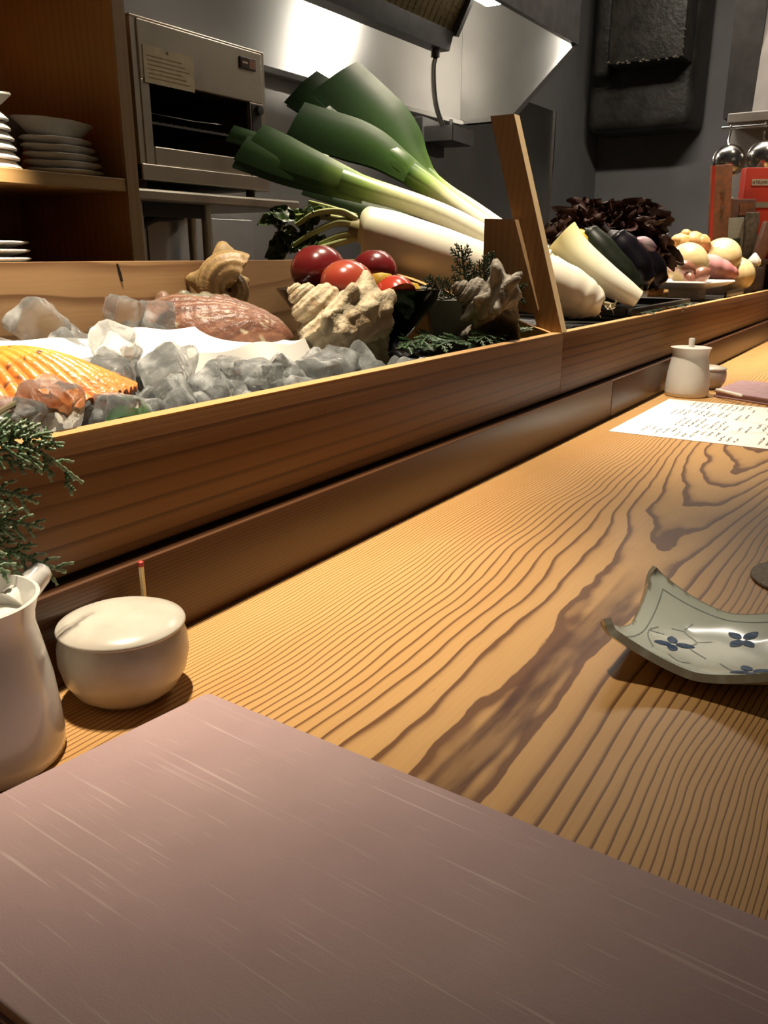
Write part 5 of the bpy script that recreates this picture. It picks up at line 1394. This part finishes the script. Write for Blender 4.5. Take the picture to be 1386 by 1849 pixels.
# square plate
PC = Vector((0.492, 0.079, 0)); PA = math.radians(0)
HW = 0.0525
def plate_z(a, b):
    e = max(abs(a), abs(b))
    c = (abs(a)*abs(b))
    return 0.0085 + 0.0062*(e**2.6) + 0.0215*c**1.6
def plate_fn(a, b):
    # concave sides, clipped corners
    k = 1.0 - 0.085*(1-b*b)*abs(a)**3; l = 1.0 - 0.085*(1-a*a)*abs(b)**3
    sm = abs(a)+abs(b); cl = 1.0 if sm < 1.84 else 1.84/sm
    wob = 1+0.012*mnoise.noise(Vector((a*2, b*2, 3)))
    return PC + Vector((a*HW*k*cl*wob, b*HW*l*cl*wob*1.03, plate_z(a, b)))
def plate_col(u, v):
    a, b = (u-0.5)*2, (v-0.5)*2
    n = mnoise.noise(Vector((a*1.5, b*1.5, 8)))
    c = lerp((0.62, 0.66, 0.57), (0.70, 0.73, 0.64), 0.5+0.7*n)
    e = max(abs(a), abs(b)) + 0.02*mnoise.noise(Vector((a*14, b*14, 1)))
    if e > 0.975: c = lerp((0.16, 0.11, 0.05), c, 0.25+0.5*max(0, mnoise.noise(Vector((a*9, b*9, 2)))))
    return c
MT['celadon'] = vcol('celadon_glaze', 0.16, 0.05, 40, coat=0.12, coat_r=0.06)
pl = thing('square_plate', 'small pale celadon square plate with upturned corners and blue flowers', 'plate', PC)
obj('dish', grid(lambda u, v: plate_fn((u-0.5)*2, (v-0.5)*2), 60, 60, col=plate_col, thick=0.0048), 'celadon', pl, angle=70)
obj('foot_ring', lathe([(0.020, 0.0), (0.0235, 0.0), (0.026, 0.0046), (0.019, 0.0046)], PC, 36), 'celadon', pl)
def on_plate(x, y, lift=0.00035):
    # x, y are metres from the plate centre
    a, b = x/HW, y/(HW*1.03)
    p = plate_fn(a, b); return p + Vector((0, 0, lift))
def petal(cx, cy, ang, L_, w_, mb):
    vs, fs, n = [], [], 12
    for i in range(n+1):
        t_ = i/n; r = 0.0016+L_*t_; h = w_*math.sin(math.pi*min(1, t_*0.9+0.08))**0.7
        for s in (-1, -0.33, 0.33, 1):
            x = cx+math.cos(ang)*r - math.sin(ang)*h*s*0.5; y = cy+math.sin(ang)*r + math.cos(ang)*h*s*0.5
            vs.append(on_plate(x, y))
    for i in range(n):
        for k in range(3): fs.append((i*4+k, i*4+k+1, i*4+5+k, i*4+4+k))
    return mb.add(vs, fs)
for cx, cy, rot in ((-0.0078, 0.0215, 0.35), (0.0215, -0.0135, 1.0), (-0.024, -0.026, 0.5)):
    mb = MB()
    for k in range(4):
        petal(cx, cy, rot+k*math.pi/2+0.25*math.sin(k*2.1), 0.0092+0.002*(k % 2), 0.0066, mb)
    obj('painted_flower', mb, 'blue', pl, smooth=False)
def line_on(pts, w):
    P = spline([(*p, 0) for p in pts], 40); vs = []
    for i, p in enumerate(P):
        d = (P[min(i+1, 40)]-P[max(i-1, 0)]).normalized(); s = Vector((-d.y, d.x, 0))*w*0.5
        for q in (p-s, p+s): vs.append(on_plate(q.x, q.y, 0.00028))
    return MB().add(vs, [(2*i, 2*i+1, 2*i+3, 2*i+2) for i in range(40)])
k = 0.0435
for pts in ([(-k, -k), (-k*0.99, 0), (-k, k)], [(-k, k), (0, k*0.98), (k, k)], [(k, k), (k*0.98, 0), (k, -k)]):
    obj('border_line', line_on(pts, 0.0008), 'greyline', pl, smooth=False)
for pts in ([(-0.024, 0.030), (-0.012, 0.037), (0.0, 0.040), (0.008, 0.036)], [(-0.016, 0.0), (-0.006, 0.012), (0.004, 0.010), (0.014, 0.020), (0.026, 0.018)], [(0.004, 0.010), (0.010, 0.002)], [(-0.026, 0.020), (-0.034, 0.012), (-0.030, 0.006)],
            [(-0.018, -0.008), (-0.028, -0.018), (-0.030, -0.030)], [(0.014, 0.020), (0.012, 0.028)], [(-0.0, 0.040), (0.002, 0.030)]):
    obj('painted_tendril', line_on(pts, 0.0009), 'greyline', pl, smooth=False)
# coaster
o = obj('coaster', lathe([(0, 0), (0.040, 0), (0.0412, 0.0012), (0.0408, 0.0026), (0.039, 0.003), (0, 0.0028)], (0.667, 0.045, 0), 56), 'coaster', None, (0.667, 0.045, 0))
tag(o, 'round grey flecked coaster at the right edge behind the plate', 'coaster')
